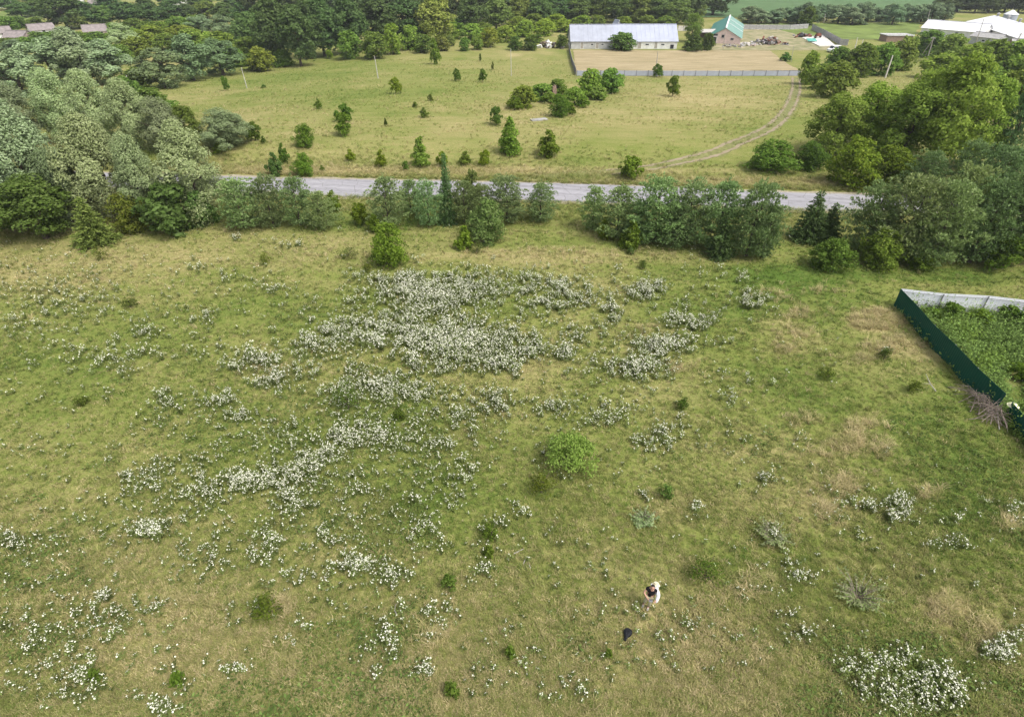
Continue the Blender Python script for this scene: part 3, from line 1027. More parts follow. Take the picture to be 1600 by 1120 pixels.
# meadow across the road: single bushes
MB = [(617, 147, 121, 20, 'bush', YEL), (679, 101, 60, 19, 'bush', (1.0, .95, .8)), (539, 190, 162, 32, 'bush', (.75, .85, .8)), (538, 211, 176, 32, 'bush', (.9, .95, .85)),
      (475, 228, 193, 36, 'shrub', (.9, .95, .9)), (442, 256, 224, 18, 'bush', (.75, .85, .8)), (474, 274, 239, 34, 'shrub', (.9, 1.0, .8)), (428, 276, 238, 26, 'bush', (.75, .8, 1.3)),
      (497, 171, 154, 13, 'bush', (.95, .9, .9)), (351, 142, 119, 14, 'bush', (.8, .9, .8)), (713, 127, 107, 14, 'bush', (.75, .8, .8)), (754, 129, 108, 14, 'bush', (.85, .85, .8)),
      (656, 260, 214, 34, 'cone', (1.25, 1.15, 1.2)), (595, 262, 234, 20, 'bush', YEL), (547, 252, 233, 18, 'bush', YEL), (692, 262, 236, 22, 'bush', YEL), (797, 241, 184, 36, 'cone', (1.2, 1.2, 1.1)),
      (857, 246, 203, 38, 'bush', (1.1, 1.05, .9)), (985, 280, 245, 44, 'bush', (1.15, 1.1, .9)), (776, 195, 166, 24, 'bush', (.75, .8, .9)), (758, 259, 234, 24, 'bush', YEL), (1053, 151, 118, 22, 'bush', (1.0, .95, .9)),
      (1027, 121, 100, 20, 'bush', (.75, .8, .8)), (662, 184, 168, 14, 'bush', (.9, .85, 1.0)), (672, 158, 147, 9, 'bush', (.9, .85, 1.0)), (648, 168, 159, 9, 'bush', (.9, .85, 1.0)), (602, 197, 184, 6, 'bush', (.5, .5, .6)),
      (634, 266, 251, 12, 'bush', (.8, .85, .9)), (727, 258, 236, 22, 'bush', (1.2, 1.15, 1.2)), (411, 224, 212, 9, 'bush', (.7, .8, .8)), (344, 240, 222, 22, 'bush', (1.0, .95, .8)), (750, 96, 84, 5, 'bush', (.6, .55, .6)), (770, 110, 96, 5, 'bush', (.8, .6, .6)),
      (503, 268, 258, 10, 'bush', (.8, .85, .8)), (412, 138, 132, 8, 'bush', (.8, .85, .8))]
row(MB, 'meadow_bush', 'bush', 'single bushes on the meadow across the road',
    lambda n: 'single bush on the open meadow across the road, %s from left' % n)
# bush cluster round the old chimney
row([(818, 168, 134, 48, 'hedge', (1.1, 1.05, .9)), (846, 158, 131, 44, 'hedge', (.95, 1.0, .9)), (871, 150, 124, 34, 'hedge', (.85, .9, .8)), (874, 182, 147, 36, 'shrub', (.75, .85, .8)), (898, 164, 136, 38, 'hedge', (1.05, 1.05, .9)),
     (922, 152, 108, 42, 'hedge', (1.1, 1.1, .9)), (955, 146, 108, 40, 'hedge', (.85, .95, .85)), (893, 180, 162, 18, 'bush', (1.0, 1.0, .9)), (935, 156, 136, 34, 'hedge'), (804, 172, 150, 26, 'bush', (1.0, .95, .8)), (858, 162, 144, 24, 'hedge', (.9, .9, .8)), (910, 168, 150, 24, 'bush', (.9, .95, .8))],
    'thicket_bush', 'bush', 'bushes round the ruined chimney',
    lambda n: 'green bush, %s from left in the thicket round the old brick chimney' % n)

# trees near the farm buildings
tree(970, 79, 51, 46, 'hedge', 'broadleaf_tree', (.62, .7, .72), label='dark bushy tree in front of the middle of the long barn')
tree(1083, 66, 21, 32, 'broad', 'broadleaf_tree', (.8, .85, .8), label='tall tree between the long barn and the green roofed barn')
tree(1084, 80, 54, 32, 'hedge', 'broadleaf_tree', (.5, .58, .62), label='dark round tree at the left of the pair before the green roofed barn')
tree(1107, 79, 52, 24, 'hedge', 'broadleaf_tree', (.5, .58, .62), label='dark round tree at the right of the pair before the green roofed barn')
tree(1262, 41, 11, 27, 'hedge', 'broadleaf_tree', (.62, .72, .7), label='single tree behind the scrap yard slab')
tree(806, 79, 57, 24, 'hedge', 'shrub', (.55, .62, .65), label='dark round bush left of the earth heap, left one', cat='bush')
tree(828, 79, 58, 24, 'hedge', 'shrub', (.55, .62, .65), label='dark round bush left of the earth heap, right one', cat='bush')
tree(878, 76, 55, 20, 'hedge', 'shrub', (.6, .68, .68), label='dark bush against the left end of the long barn', cat='bush')
tree(1228, 96, 82, 20, 'bush', 'shrub', (.8, .95, 1.2), label='grey green bush at the right end of the cereal field', cat='bush')

# woodland edge left of the farm
row([(408, 112, 74, 40, 'hedge', (1.2, 1.1, .9)), (442, 104, 78, 34, 'hedge', (.75, .85, .8)), (548, 92, 48, 44, 'hedge', (.85, .9, .8)), (585, 92, 50, 46, 'hedge', (.8, .9, .85)), (612, 85, 38, 32, 'hedge', (1.05, 1.0, .7)),
     (640, 78, 40, 36, 'hedge', (1.1, 1.1, .9)), (662, 83, 54, 34, 'hedge', (.7, .8, .8)), (690, 80, 58, 24, 'hedge', (1.0, .85, 1.0)), (704, 72, 54, 18, 'hedge', (1.0, .9, 1.1)), (727, 80, 58, 20, 'hedge', (.75, .85, .8)), (745, 78, 54, 22, 'hedge', (1.0, 1.0, .9)),
     (765, 74, 44, 30, 'hedge', (1.3, 1.2, .9)), (790, 66, 40, 34, 'hedge', (1.25, 1.2, .9)), (820, 58, 32, 36, 'hedge', (1.2, 1.2, .9)), (850, 56, 30, 36, 'hedge', (1.3, 1.2, .8)), (880, 50, 30, 36, 'hedge', (1.3, 1.2, .8)), (738, 62, 38, 40, 'hedge', (1.1, 1.1, .9)), (700, 60, 36, 40, 'hedge', (1.15, 1.1, .9)),
     (514, 92, 78, 12, 'bush', YEL), (755, 60, 36, 40, 'hedge', (.85, .9, .8)), (715, 52, 28, 40, 'hedge', (.8, .9, .8)), (810, 50, 26, 40, 'hedge', (1.0, 1.0, .8)), (836, 46, 22, 38, 'hedge', (.85, .9, .8)), (868, 44, 22, 38, 'hedge', (1.2, 1.15, .8)), (895, 60, 40, 24, 'hedge', (.9, .9, .8)), (660, 62, 36, 40, 'hedge', (1.0, 1.05, .8)), (840, 66, 54, 30, 'bush', (.9, .9, .9)), (910, 42, 24, 30, 'hedge', (1.1, 1.05, .8)), (935, 42, 24, 26, 'hedge', (.9, .95, .8)), (975, 40, 26, 30, 'hedge', (1.1, 1.1, .8)), (1010, 40, 24, 30, 'hedge', (.9, .95, .8)), (1040, 40, 25, 30, 'hedge', (1.0, 1.0, .8))],
    'shrub', 'shrub', 'shrubs along the far woodland edge',
    lambda n: 'rounded shrub, %s from left along the edge of the far woodland' % n)
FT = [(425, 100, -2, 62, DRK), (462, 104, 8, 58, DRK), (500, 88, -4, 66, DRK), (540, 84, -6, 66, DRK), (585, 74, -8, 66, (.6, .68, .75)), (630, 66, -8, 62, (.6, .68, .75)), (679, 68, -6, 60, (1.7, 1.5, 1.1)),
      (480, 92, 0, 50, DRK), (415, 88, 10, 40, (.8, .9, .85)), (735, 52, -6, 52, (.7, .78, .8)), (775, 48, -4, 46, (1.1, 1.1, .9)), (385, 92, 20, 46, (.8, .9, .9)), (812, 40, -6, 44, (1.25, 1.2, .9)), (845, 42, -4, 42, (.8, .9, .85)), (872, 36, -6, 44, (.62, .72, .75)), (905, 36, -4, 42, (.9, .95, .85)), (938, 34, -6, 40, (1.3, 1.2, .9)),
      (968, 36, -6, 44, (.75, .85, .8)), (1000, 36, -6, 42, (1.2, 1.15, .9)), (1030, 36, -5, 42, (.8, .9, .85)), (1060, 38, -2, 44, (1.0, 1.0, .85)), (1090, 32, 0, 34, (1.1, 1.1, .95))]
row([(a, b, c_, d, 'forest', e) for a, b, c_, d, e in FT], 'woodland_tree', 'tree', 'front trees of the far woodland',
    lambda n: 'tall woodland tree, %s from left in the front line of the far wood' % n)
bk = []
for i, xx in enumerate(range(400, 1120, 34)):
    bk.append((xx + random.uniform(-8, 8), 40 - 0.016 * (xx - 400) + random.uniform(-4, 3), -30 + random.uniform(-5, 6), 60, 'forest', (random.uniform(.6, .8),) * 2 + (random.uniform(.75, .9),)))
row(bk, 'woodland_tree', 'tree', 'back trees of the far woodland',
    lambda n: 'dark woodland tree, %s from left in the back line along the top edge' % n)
# willow belt behind the farm
bw = []
for i, xx in enumerate(range(1168, 1484, 13)):
    bw.append((xx + random.uniform(-4, 4), 37 + random.uniform(-3, 3) - 0.004 * (xx - 1172), 8 + random.uniform(-5, 5) + (6 if xx < 1220 else 0), random.uniform(26, 36), 'farwillow', random.choice([(.72, .82, .85), (.85, .92, .95), (.6, .72, .72)])))
row(bw, 'willow_tree', 'tree', 'willow belt behind the scrap yard',
    lambda n: 'grey willow, %s from left in the belt between pasture and crop field' % n)
bw = []
for i, xx in enumerate(range(1476, 1640, 24)):
    bw.append((xx + random.uniform(-4, 4), 20 + random.uniform(-2, 2), -8 + random.uniform(-5, 5), random.uniform(34, 44), 'forest', (random.uniform(.5, .65),) * 2 + (.75,)))
row(bw, 'woodland_tree', 'tree', 'dark trees behind the white farm sheds',
    lambda n: 'dark tree, %s from left on the slope behind the white sheds' % n)
# village trees, upper left
vt = [(95, 46, -12, 62, 'forest', DRK), (130, 42, 2, 46, 'forest', (.55, .65, .7)), (30, 28, 4, 40, 'forest', (.7, .8, .75)), (58, 24, -2, 36, 'forest', (.8, .9, .8)), (8, 50, 26, 36, 'hedge', (.7, .8, .8)), (32, 44, 26, 30, 'hedge', (.7, .8, .85)), (55, 46, 28, 26, 'hedge', (.75, .85, .85)),
      (120, 46, 20, 32, 'forest', (1.1, 1.1, .9)), (160, 40, 10, 40, 'forest', (.9, 1.0, .85)), (195, 38, 4, 48, 'forest', (.6, .72, .75)), (232, 40, 6, 46, 'forest', (.6, .72, .75)), (262, 36, 4, 44, 'forest', (.55, .68, .72)), (290, 34, 6, 34, 'forest', (.65, .75, .8)),
      (320, 30, 2, 40, 'forest', (1.2, 1.2, .9)), (350, 34, 4, 46, 'forest', (.75, .85, .85)), (385, 40, 4, 46, 'forest', (.65, .78, .8)), (345, 62, 24, 54, 'farwillow', (.75, .85, .8)), (312, 58, 24, 46, 'farwillow', (.8, .9, .9)), (378, 62, 28, 50, 'farwillow', (.7, .8, .75)), (280, 66, 40, 60, 'hedge', (1.1, 1.05, .85)),
      (235, 70, 40, 50, 'hedge', (1.15, 1.1, .85)), (345, 88, 50, 60, 'hedge', (1.0, 1.0, .85)), (385, 96, 58, 54, 'hedge', (.85, .9, .85)), (300, 80, 46, 54, 'hedge', (1.0, .95, .8)), (210, 90, 58, 50, 'hedge', (.9, .9, .8)), (180, 56, 36, 30, 'hedge', (.8, .9, .8)), (105, 58, 44, 26, 'farwillow', (.7, .8, .8)), (20, 92, 62, 50, 'farwillow', (.7, .8, .8)),
      (225, 28, -4, 46, 'forest', (.6, .7, .75)), (170, 22, -8, 44, 'forest', (.55, .65, .7)), (60, 14, -14, 44, 'forest', (.6, .7, .7)), (10, 16, -6, 40, 'forest', (.7, .8, .8)), (310, 16, -12, 46, 'forest', (.6, .7, .72)), (362, 18, -12, 46, 'forest', (.55, .65, .7)), (405, 60, 18, 50, 'forest', (.6, .7, .72)), (265, 12, -12, 40, 'forest', (.7, .8, .8))]
vt += [(10, 74, 60, 40, 'hedge', (.7, .8, .8)), (44, 74, 58, 40, 'hedge', (.8, .9, .85)), (78, 64, 50, 44, 'hedge', (.75, .85, .8)), (136, 66, 52, 30, 'hedge', (.8, .9, .8)), (168, 64, 52, 26, 'hedge', (.9, .95, .8)), (28, 60, 46, 22, 'hedge', (.7, .8, .8)), (150, 70, 50, 40, 'hedge', (.8, .85, .8)), (120, 66, 50, 34, 'hedge', (.75, .8, .8)), (205, 66, 44, 40, 'hedge', (.9, .9, .8)), (260, 78, 52, 46, 'hedge', (.85, .9, .8)), (322, 96, 66, 50, 'hedge', (.8, .85, .8)), (362, 104, 74, 48, 'hedge', (.75, .85, .8)), (395, 110, 84, 40, 'hedge', (.8, .9, .8)),
       (214, 140, 106, 50, 'hedge', (.7, .75, .75)), (195, 160, 120, 50, 'hedge', (.65, .72, .72)), (235, 168, 138, 50, 'hedge', (.7, .78, .75)), (268, 190, 158, 46, 'hedge', (.75, .8, .75)), (420, 84, 56, 40, 'hedge', (.9, .95, .8)), (325, 76, 50, 40, 'hedge', (1.1, 1.1, .8)), (405, 44, 20, 46, 'forest', (.8, .9, .85)), (60, 66, 50, 36, 'hedge', (.7, .8, .8)), (185, 100, 70, 46, 'hedge', (.8, .85, .8)),
       (275, 50, 26, 44, 'hedge', (.8, .9, .8)), (245, 54, 34, 44, 'hedge', (.95, 1, .8)), (300, 46, 24, 40, 'hedge', (.75, .85, .8)), (210, 50, 30, 40, 'hedge', (.7, .8, .8))]
row(vt, 'village_tree', 'tree', 'trees among the village houses',
    lambda n: 'tree among the gardens and willows at upper left, %s from left' % n)

# ------------------------------------------------------------------ buildings
def gable_house(name, label, cat, p0, p1, depth, wall_h, ridge_h, wall_mat, roof_mat, over=0.35, openings=(), group=None, skew=None, roof_mat2=None, sheets=0):
    """p0-p1: foot of the long front wall (left to right as seen); depth away from the camera. openings on the front wall: (u, z0, w, h, kind)"""
    d = (p1 - p0)
    d.z = 0
    L = d.length
    d.normalize()
    n = Vector((-d.y, d.x, 0))                     # away from the camera
    z0 = min(p0.z, p1.z) - 0.15
    root = thing(name, label, cat, (p0.x, p0.y, z0), math.atan2(d.y, d.x), group)
    bm = bmesh.new()
    W, H, RH = depth, wall_h + 0.15, ridge_h + 0.15
    a = [bm.verts.new(q) for q in ((0, 0, 0), (L, 0, 0), (L, W, 0), (0, W, 0), (0, 0, H), (L, 0, H), (L, W, H), (0, W, H), (0, W / 2, RH), (L, W / 2, RH))]
    for f in ((0, 1, 5, 4), (1, 2, 6, 9, 5), (2, 3, 7, 6), (3, 0, 4, 8, 7), (0, 3, 2, 1)):
        bm.faces.new([a[i] for i in f])
    obj('wall', bm, wall_mat, root)
    s = (RH - H) / (W / 2)
    t = 0.06
    for side, rm in ((0, roof_mat), (1, roof_mat2 or roof_mat)):
        bm = bmesh.new()
        y_e, y_r = (-over, W / 2) if side == 0 else (W + over, W / 2)
        z_e = H - over * s + 0.1
        k = max(1, sheets)
        x0, x1 = -over, L + over
        pts = [(x0, y_e, z_e), (x1, y_e, z_e), (x1, y_r, RH + 0.1), (x0, y_r, RH + 0.1)]
        if side == 1:
            pts = pts[::-1]
        add_slab(bm, pts, t)
        rf = obj('roof_slope', bm, rm, root)
        if sheets and side == 0:                   # standing seams between roof sheets
            for i in range(1, k):
                b2 = bmesh.new()
                x = x0 + (x1 - x0) * i / k
                q = Vector((0, y_r - y_e, RH + 0.1 - z_e))
                m = Matrix.Translation((x, (y_e + y_r) / 2, (z_e + RH + 0.1) / 2 + 0.03)) @ Matrix.Rotation(math.atan2(q.z, q.y), 4, 'X')
                add_box(b2, 0, 0, 0, 0.07, q.length - 0.02, 0.06, mtx=m)
                sm = obj('roof_seam', b2, rm, rf)
    bm = bmesh.new()
    add_box(bm, L / 2, W / 2, RH + 0.15, L + 2 * over, 0.4, 0.07)
    obj('ridge_cap', bm, roof_mat, root)
    for (u, zz, w_, h_, kind) in openings:
        bm = bmesh.new()
        fw = 0.08
        cx, cz = u * L, zz + h_ / 2 + 0.15
        for (ox, oz, sx, sz) in ((0, h_ / 2, w_ + 2 * fw, fw), (0, -h_ / 2, w_ + 2 * fw, fw), (-w_ / 2 - fw / 2, 0, fw, h_ - fw), (w_ / 2 + fw / 2, 0, fw, h_ - fw)):
            add_box(bm, cx + ox, -0.03, cz + oz, sx, 0.12, sz)
        fr = obj('door' if kind == 'door' else 'window', bm, M['white'] if kind != 'hole' else M['greyconc'], root)
        bm = bmesh.new()
        add_box(bm, cx, -0.012, cz, w_ - 0.01, 0.02, h_ - fw)
        obj('door_leaf' if kind == 'door' else 'pane', bm, M['wood'] if kind == 'door' else M['dark'], fr)
    return root


# long cattle barn: two stretches in one building, older grey left part, white right part
b0, b1 = G(892, 77), G(1057, 77)
dl = (b1 - b0).normalized()
bd = 11.0
zb = (b0.z + b1.z) / 2
ridge_y = (b0.y + b1.y) / 2 + bd / 2
wall_h = z_at((b0.y + b1.y) / 2, 64.5) - zb
ridge_h = z_at(ridge_y, 39) - zb
bm_ = b0.lerp(b1, 0.41)
gable_house('cattle_barn', 'long grey walled barn stretch with pale metal roof, left half of the long barn', 'barn', b0, bm_, bd, wall_h, ridge_h, M['greywall'], M['zinc'], 0.3,
            [(0.25, .1, .9, 1.9, 'door'), (0.48, 1.1, .8, .5, 'window'), (0.72, 1.1, .8, .5, 'window'), (0.60, .1, 1.0, 1.8, 'door')], sheets=10)
gable_house('cattle_barn', 'long white walled barn stretch with newer metal roof, right half of the long barn', 'barn', bm_ + dl * 0.02, b1, bd, wall_h, ridge_h + 0.12, M['whitewash'], M['zinc2'], 0.3,
            [(0.40, .1, 1.0, 1.9, 'door'), (0.52, 1.1, 1.1, .5, 'window'), (0.66, .1, .9, 1.9, 'door'), (0.77, 1.1, 1.1, .5, 'window'), (0.92, .1, 1.1, 1.2, 'hole')], sheets=14)
q = G(952, 58)
gable_house('shed', 'little metal roofed shed peeping over the long barn ridge', 'shed', q, q + Vector((1.0, -3.6, 0)), 3.4, 2.6, z_at(q.y + 1, 31) - q.z, M['greywall'], M['zinc2'], 0.2, sheets=0)

# green roofed barn: gable end towards the camera, ridge running away to the right
gfoot = G(1130, 69)
hr = z_at(gfoot.y, 44.5) - gfoot.z
rdx, rdy, rdz = ray(1142.5, 20.5)                    # far end of the ridge, at ridge height
tk = (gfoot.z + hr - CAM_H) / rdz
axis = Vector((float(rdx * tk) - gfoot.x, float(rdy * tk) - gfoot.y, 0))
Lg = min(axis.length, 46.0)

an = axis.normalized()
fd = Vector((an.y, -an.x, 0))
Wg = 46 * mpp(gfoot) / max(.5, fd.x)
f0 = gfoot - fd * (Wg / 2)
f1 = gfoot + fd * (Wg / 2)
zg = min(gfoot.z, float(hgt(f0.x, f0.y)), float(hgt(f1.x, f1.y))) - 0.2
gb = thing('green_roofed_barn', 'pink walled barn with steep green metal roof and white strips', 'barn', (f0.x, f0.y, zg), math.atan2(fd.y, fd.x))
he = z_at(f1.y, 60) - zg
hr = hr + gfoot.z - zg
bm = bmesh.new()
a = [bm.verts.new(q) for q in ((0, 0, 0), (Wg, 0, 0), (Wg, Lg, 0), (0, Lg, 0), (0, 0, he), (Wg, 0, he), (Wg, Lg, he), (0, Lg, he), (Wg / 2, 0, hr), (Wg / 2, Lg, hr))]
for f in ((0, 1, 5, 8, 4), (1, 2, 6, 5), (2, 3, 7, 9, 6), (3, 0, 4, 7), (0, 3, 2, 1)):
    bm.faces.new([a[i] for i in f])
obj('wall', bm, M['pinkwall'], gb)
ov = 0.5
sl = (hr - he) / (Wg / 2)
for side in (0, 1):
    bm = bmesh.new()
    xe = -ov if side == 0 else Wg + ov
    pts = [(xe, -0.25, he - ov * sl + 0.08), (Wg / 2, -0.25, hr + 0.08), (Wg / 2, Lg + 0.3, hr + 0.08), (xe, Lg + 0.3, he - ov * sl + 0.08)]
    add_slab(bm, pts if side == 1 else pts[::-1], -0.06 if side == 1 else -0.06)
    rf = obj('roof_slope', bm, M['greenroof'] if side == 0 else M['palegreenroof'], gb)  # right slope in a paler green than the left
    if side == 1:
        for v in (0.42, 0.72):
            bm = bmesh.new()
            v0 = v - 0.03
            pts = [(xe + .02, Lg * v0, he - ov * sl + 0.19), (Wg / 2 + .5, Lg * v0, hr + 0.19 - .5 * sl), (Wg / 2 + .5, Lg * v0 + .7, hr + 0.19 - .5 * sl), (xe + .02, Lg * v0 + .7, he - ov * sl + 0.19)]
            add_slab(bm, pts, 0.03)
            obj('white_roof_strip', bm, M['white'], rf)
bm = bmesh.new()
add_box(bm, Wg / 2, Lg / 2, hr + 0.19, 0.5, Lg + 0.6, 0.08)
obj('ridge_cap', bm, M['white'], gb)
for (ux, z0, w_, h_, k) in ((0.20, .2, 1.4, 2.1, 'door'), (0.22, 2.6, 1.3, .6, 'window'), (0.45, 2.1, .8, .9, 'window'), (0.74, 1.5, .9, .6, 'window')):
    bm = bmesh.new()
    for (ox, oz, sx, sz) in ((0, h_ / 2, w_ + .2, .1), (0, -h_ / 2, w_ + .2, .1), (-w_ / 2 - .05, 0, .1, h_ - .1), (w_ / 2 + .05, 0, .1, h_ - .1)):
        add_box(bm, ux * Wg + ox, -0.03, z0 + h_ / 2 + oz, sx, .12, sz)
    fr = obj(k, bm, M['white'] if k == 'door' else M['greyconc'], gb)
    bm = bmesh.new()
    add_box(bm, ux * Wg, -0.012, z0 + h_ / 2, w_ - .01, .02, h_ - .1)
    obj('opening', bm, M['dark'], fr)
# open lean-to beside it
p = G(1092, 62)
lt = thing('open_shed', 'open sided shed with pale sheet roof left of the green roofed barn', 'shed', p, 0.05)
for i in range(3):
    bm = bmesh.new()
    add_tube(bm, [(i * 3.2, 0, -.2), (i * 3.2, 0, 2.3)], [.09, .09], 6)
    obj('post', bm, M['wood'], lt)
bm = bmesh.new()
add_slab(bm, [(-.4, -.5, 2.3), (7.0, -.5, 2.3), (7.0, 4, 2.9), (-.4, 4, 2.9)], .06)
obj('roof', bm, M['paleconc'], lt)
bm = bmesh.new()
add_box(bm, 3.3, 3.7, 1.2, 7, .15, 2.8)
obj('rear_wall', bm, M['brick'], lt)

# white roofed sheds upper right
w0, w1 = G(1508, 46), G(1588, 74)
dd = (w1 - w0); dd.z = 0
Lw = dd.length
ws = thing('white_roofed_shed', 'large livestock shed with bright white roof and ridge ventilators', 'barn', (w0.x, w0.y, w0.z - .2), math.atan2(dd.y, dd.x))
Ww = 17.0
hw, hrw = 3.0, z_at(w0.y + 6, 22.5) - w0.z
hrw = min(max(hrw, 5.2), 8.0)
Lw2 = Lw + 12
bm = bmesh.new()
a = [bm.verts.new(q) for q in ((0, 0, 0), (Lw2, 0, 0), (Lw2, Ww, 0), (0, Ww, 0), (0, 0, hw), (Lw2, 0, hw), (Lw2, Ww, hw), (0, Ww, hw), (0, Ww / 2, hrw), (Lw2, Ww / 2, hrw))]
for f in ((0, 1, 5, 4), (1, 2, 6, 9, 5), (2, 3, 7, 6), (3, 0, 4, 8, 7), (0, 3, 2, 1)):
    bm.faces.new([a[i] for i in f])
obj('wall', bm, M['greywall'], ws)
sl = (hrw - hw) / (Ww / 2)
for side in (0, 1):
    bm = bmesh.new()
    ye = -.7 if side == 0 else Ww + .7
    pts = [(-.5, ye, hw - .7 * sl + .1), (Lw2 + .5, ye, hw - .7 * sl + .1), (Lw2 + .5, Ww / 2, hrw + .1), (-.5, Ww / 2, hrw + .1)]
    add_slab(bm, pts if side == 0 else pts[::-1], .06)
    obj('roof_slope', bm, M['whiteroof'], ws)
for i in range(6):
    bm = bmesh.new()
    x = 3 + i * (Lw2 - 5) / 5.5
    bmesh.ops.create_cone(bm, segments=8, radius1=.42, radius2=.42, depth=1.0, cap_ends=True, matrix=Matrix.Translation((x, Ww / 2, hrw + .5)))
    bmesh.ops.create_cone(bm, segments=8, radius1=.75, radius2=.1, depth=.35, cap_ends=True, matrix=Matrix.Translation((x, Ww / 2, hrw + 1.15)))
    obj('ventilator', bm, M['greyconc'], ws)
gable_house('white_roofed_shed', 'smaller low shed with white roof left of the large livestock shed', 'barn', G(1437, 54), G(1532, 62), 10, 2.3, 4.6, M['whitewash'], M['whiteroof'], .4, [(0.3, .1, 1, 2, 'door'), (.6, 1.1, 1, .6, 'window')])
gable_house('outbuilding', 'grey sheet roofed outbuilding in front of the large white shed', 'shed', G(1512, 68), G(1556, 73), 6, 2.3, 3.4, M['greywall'], M['greyconc'], .3, [(.5, 1, 1, .6, 'window')])
gable_house('outbuilding', 'brick outbuilding with grey roof at the right edge below the white shed', 'shed', G(1578, 84), G(1640, 86), 6, 2.4, 3.8, M['brick'], M['greyconc'], .3, [(.3, 1, 1, .6, 'window')])
# brick shed with flat roof
p0, p1 = G(1384, 66), G(1424, 66)
d_ = (p1 - p0).length
bs = thing('brick_shed', 'low brick shed with flat pale roof left of the white sheds', 'shed', (p0.x, p0.y, p0.z - .2), math.atan2(p1.y - p0.y, p1.x - p0.x))
bm = bmesh.new(); add_box(bm, d_ / 2, 2.5, 1.3, d_, 5, 2.6); obj('wall', bm, M['brick'], bs)
bs.scale = (1, 1, .8)
bm = bmesh.new(); add_box(bm, d_ / 2, 2.5, 2.72, d_ + .5, 5.5, .2); rf = obj('roof', bm, M['greyconc'], bs)
bm = bmesh.new()
for (cx, cy, sx, sy) in ((d_ / 2, -.15, d_ + .5, .2), (d_ / 2, 5.15, d_ + .5, .2), (-.15, 2.5, .2, 5.1), (d_ + .15, 2.5, .2, 5.1)):
    add_box(bm, cx, cy, 2.9, sx, sy, .16)
obj('parapet', bm, M['white'], rf)
# silo
p = G(1571, 44)
sr = 9.5 * mpp(p)
sh = z_at(p.y, 22) - p.z
si = thing('silo', 'white round steel silo with cone roof behind the livestock shed', 'silo', (p.x, p.y, p.z - .2))
bm = bmesh.new()
for k in range(6):
    z = sh * k / 6
    bmesh.ops.create_cone(bm, segments=20, radius1=sr, radius2=sr, depth=sh / 6 - .03, cap_ends=False, matrix=Matrix.Translation((0, 0, z + sh / 12)))
    bmesh.ops.create_cone(bm, segments=20, radius1=sr * 1.02, radius2=sr * 1.02, depth=.05, cap_ends=False, matrix=Matrix.Translation((0, 0, z + sh / 6)))
obj('drum', bm, M['zinc2'], si)
bm = bmesh.new()
bmesh.ops.create_cone(bm, segments=20, radius1=sr * 1.06, radius2=.25, depth=sr * .6, cap_ends=True, matrix=Matrix.Translation((0, 0, sh + sr * .3 + .05)))
obj('cone_roof', bm, M['whiteroof'], si)

# village houses, upper left
gable_house('village_house', 'grey roofed village house at the far left edge', 'house', G(-6, 62), G(22, 60), 7, 2.0, 3.9, M['whitewash'], M['slate'], .4, [(.5, 1, 1, .9, 'window')])
gable_house('village_house', 'pinkish roofed village house right of the leftmost house', 'house', G(8, 68), G(38, 68), 7, 2.0, 3.8, M['pinkwall'], M['slate'], .4, [(.3, 1, 1, .9, 'window'), (.7, 1, 1, .9, 'window')])
gable_house('village_house', 'village house with long pale grey roof behind the third willow row', 'house', G(52, 57), G(90, 54), 7, 2.0, 3.9, M['whitewash'], M['slate'], .4, [(.5, 1, 1, .9, 'window')])
gable_house('village_house', 'village house with pink walls and grey roof right of the large dark trees', 'house', G(134, 60), G(170, 58), 7, 2.2, 4.2, M['pinkwall'], M['slate'], .4, [(.25, 1, 1, .9, 'window'), (.75, 1, 1, .9, 'window')])
gable_house('village_house', 'village house with orange brick gable near the top edge', 'house', G(141, 17), G(164, 17), 8, 3.4, 6.5, M['brick'], M['slate'], .4, [(.5, 1, 1.2, 1.2, 'window')])
gable_house('village_house', 'pale roofed village house in the top left corner', 'house', G(-10, 14), G(18, 13), 8, 2.8, 5.4, M['whitewash'], M['slate'], .4, [(.5, 1, 1.2, 1, 'window')])
gable_house('village_house', 'white village house at the top edge right of the dark garden trees', 'house', G(272, 10), G(294, 9), 7, 2.8, 5.2, M['whitewash'], M['whiteroof'], .4, [(.5, 1, 1.2, 1, 'window')])
gable_house('village_house', 'small white village house at the top edge left of the orange brick gable', 'house', G(114, 12), G(126, 12), 6, 2.8, 5, M['whitewash'], M['slate'], .3, [(.5, 1, 1.2, 1, 'window')])

# old chimney ruin in the thicket
p = G(865, 158)
ch = thing('brick_chimney', 'ruined reddish brick chimney stump standing in the thicket', 'chimney', p, .3)
hc = z_at(p.y, 136) - p.z
bm = bmesh.new()
add_box(bm, 0, 0, hc / 2 - .15, .75, .75, hc)
obj('shaft', bm, M['brick'], ch)
bm = bmesh.new()
add_box(bm, 0, 0, hc - .1, .6, .6, .35, .1)
add_box(bm, .12, .1, hc + .12, .35, .4, .25, .4)
obj('broken_top', bm, M['brick'], ch)
# concrete slab lying on the meadow
p = G(842, 188)
sl_ = obj('concrete_slab', None)
bpy.data.objects.remove(sl_)
bm = bmesh.new(); add_box(bm, 0, 0, .08, 2.6, 1.0, .2, .35)
so = obj('concrete_slab', bm, M['greyconc']); so.location = p
tag(so, 'grey concrete slab lying on the meadow below the thicket', 'slab')


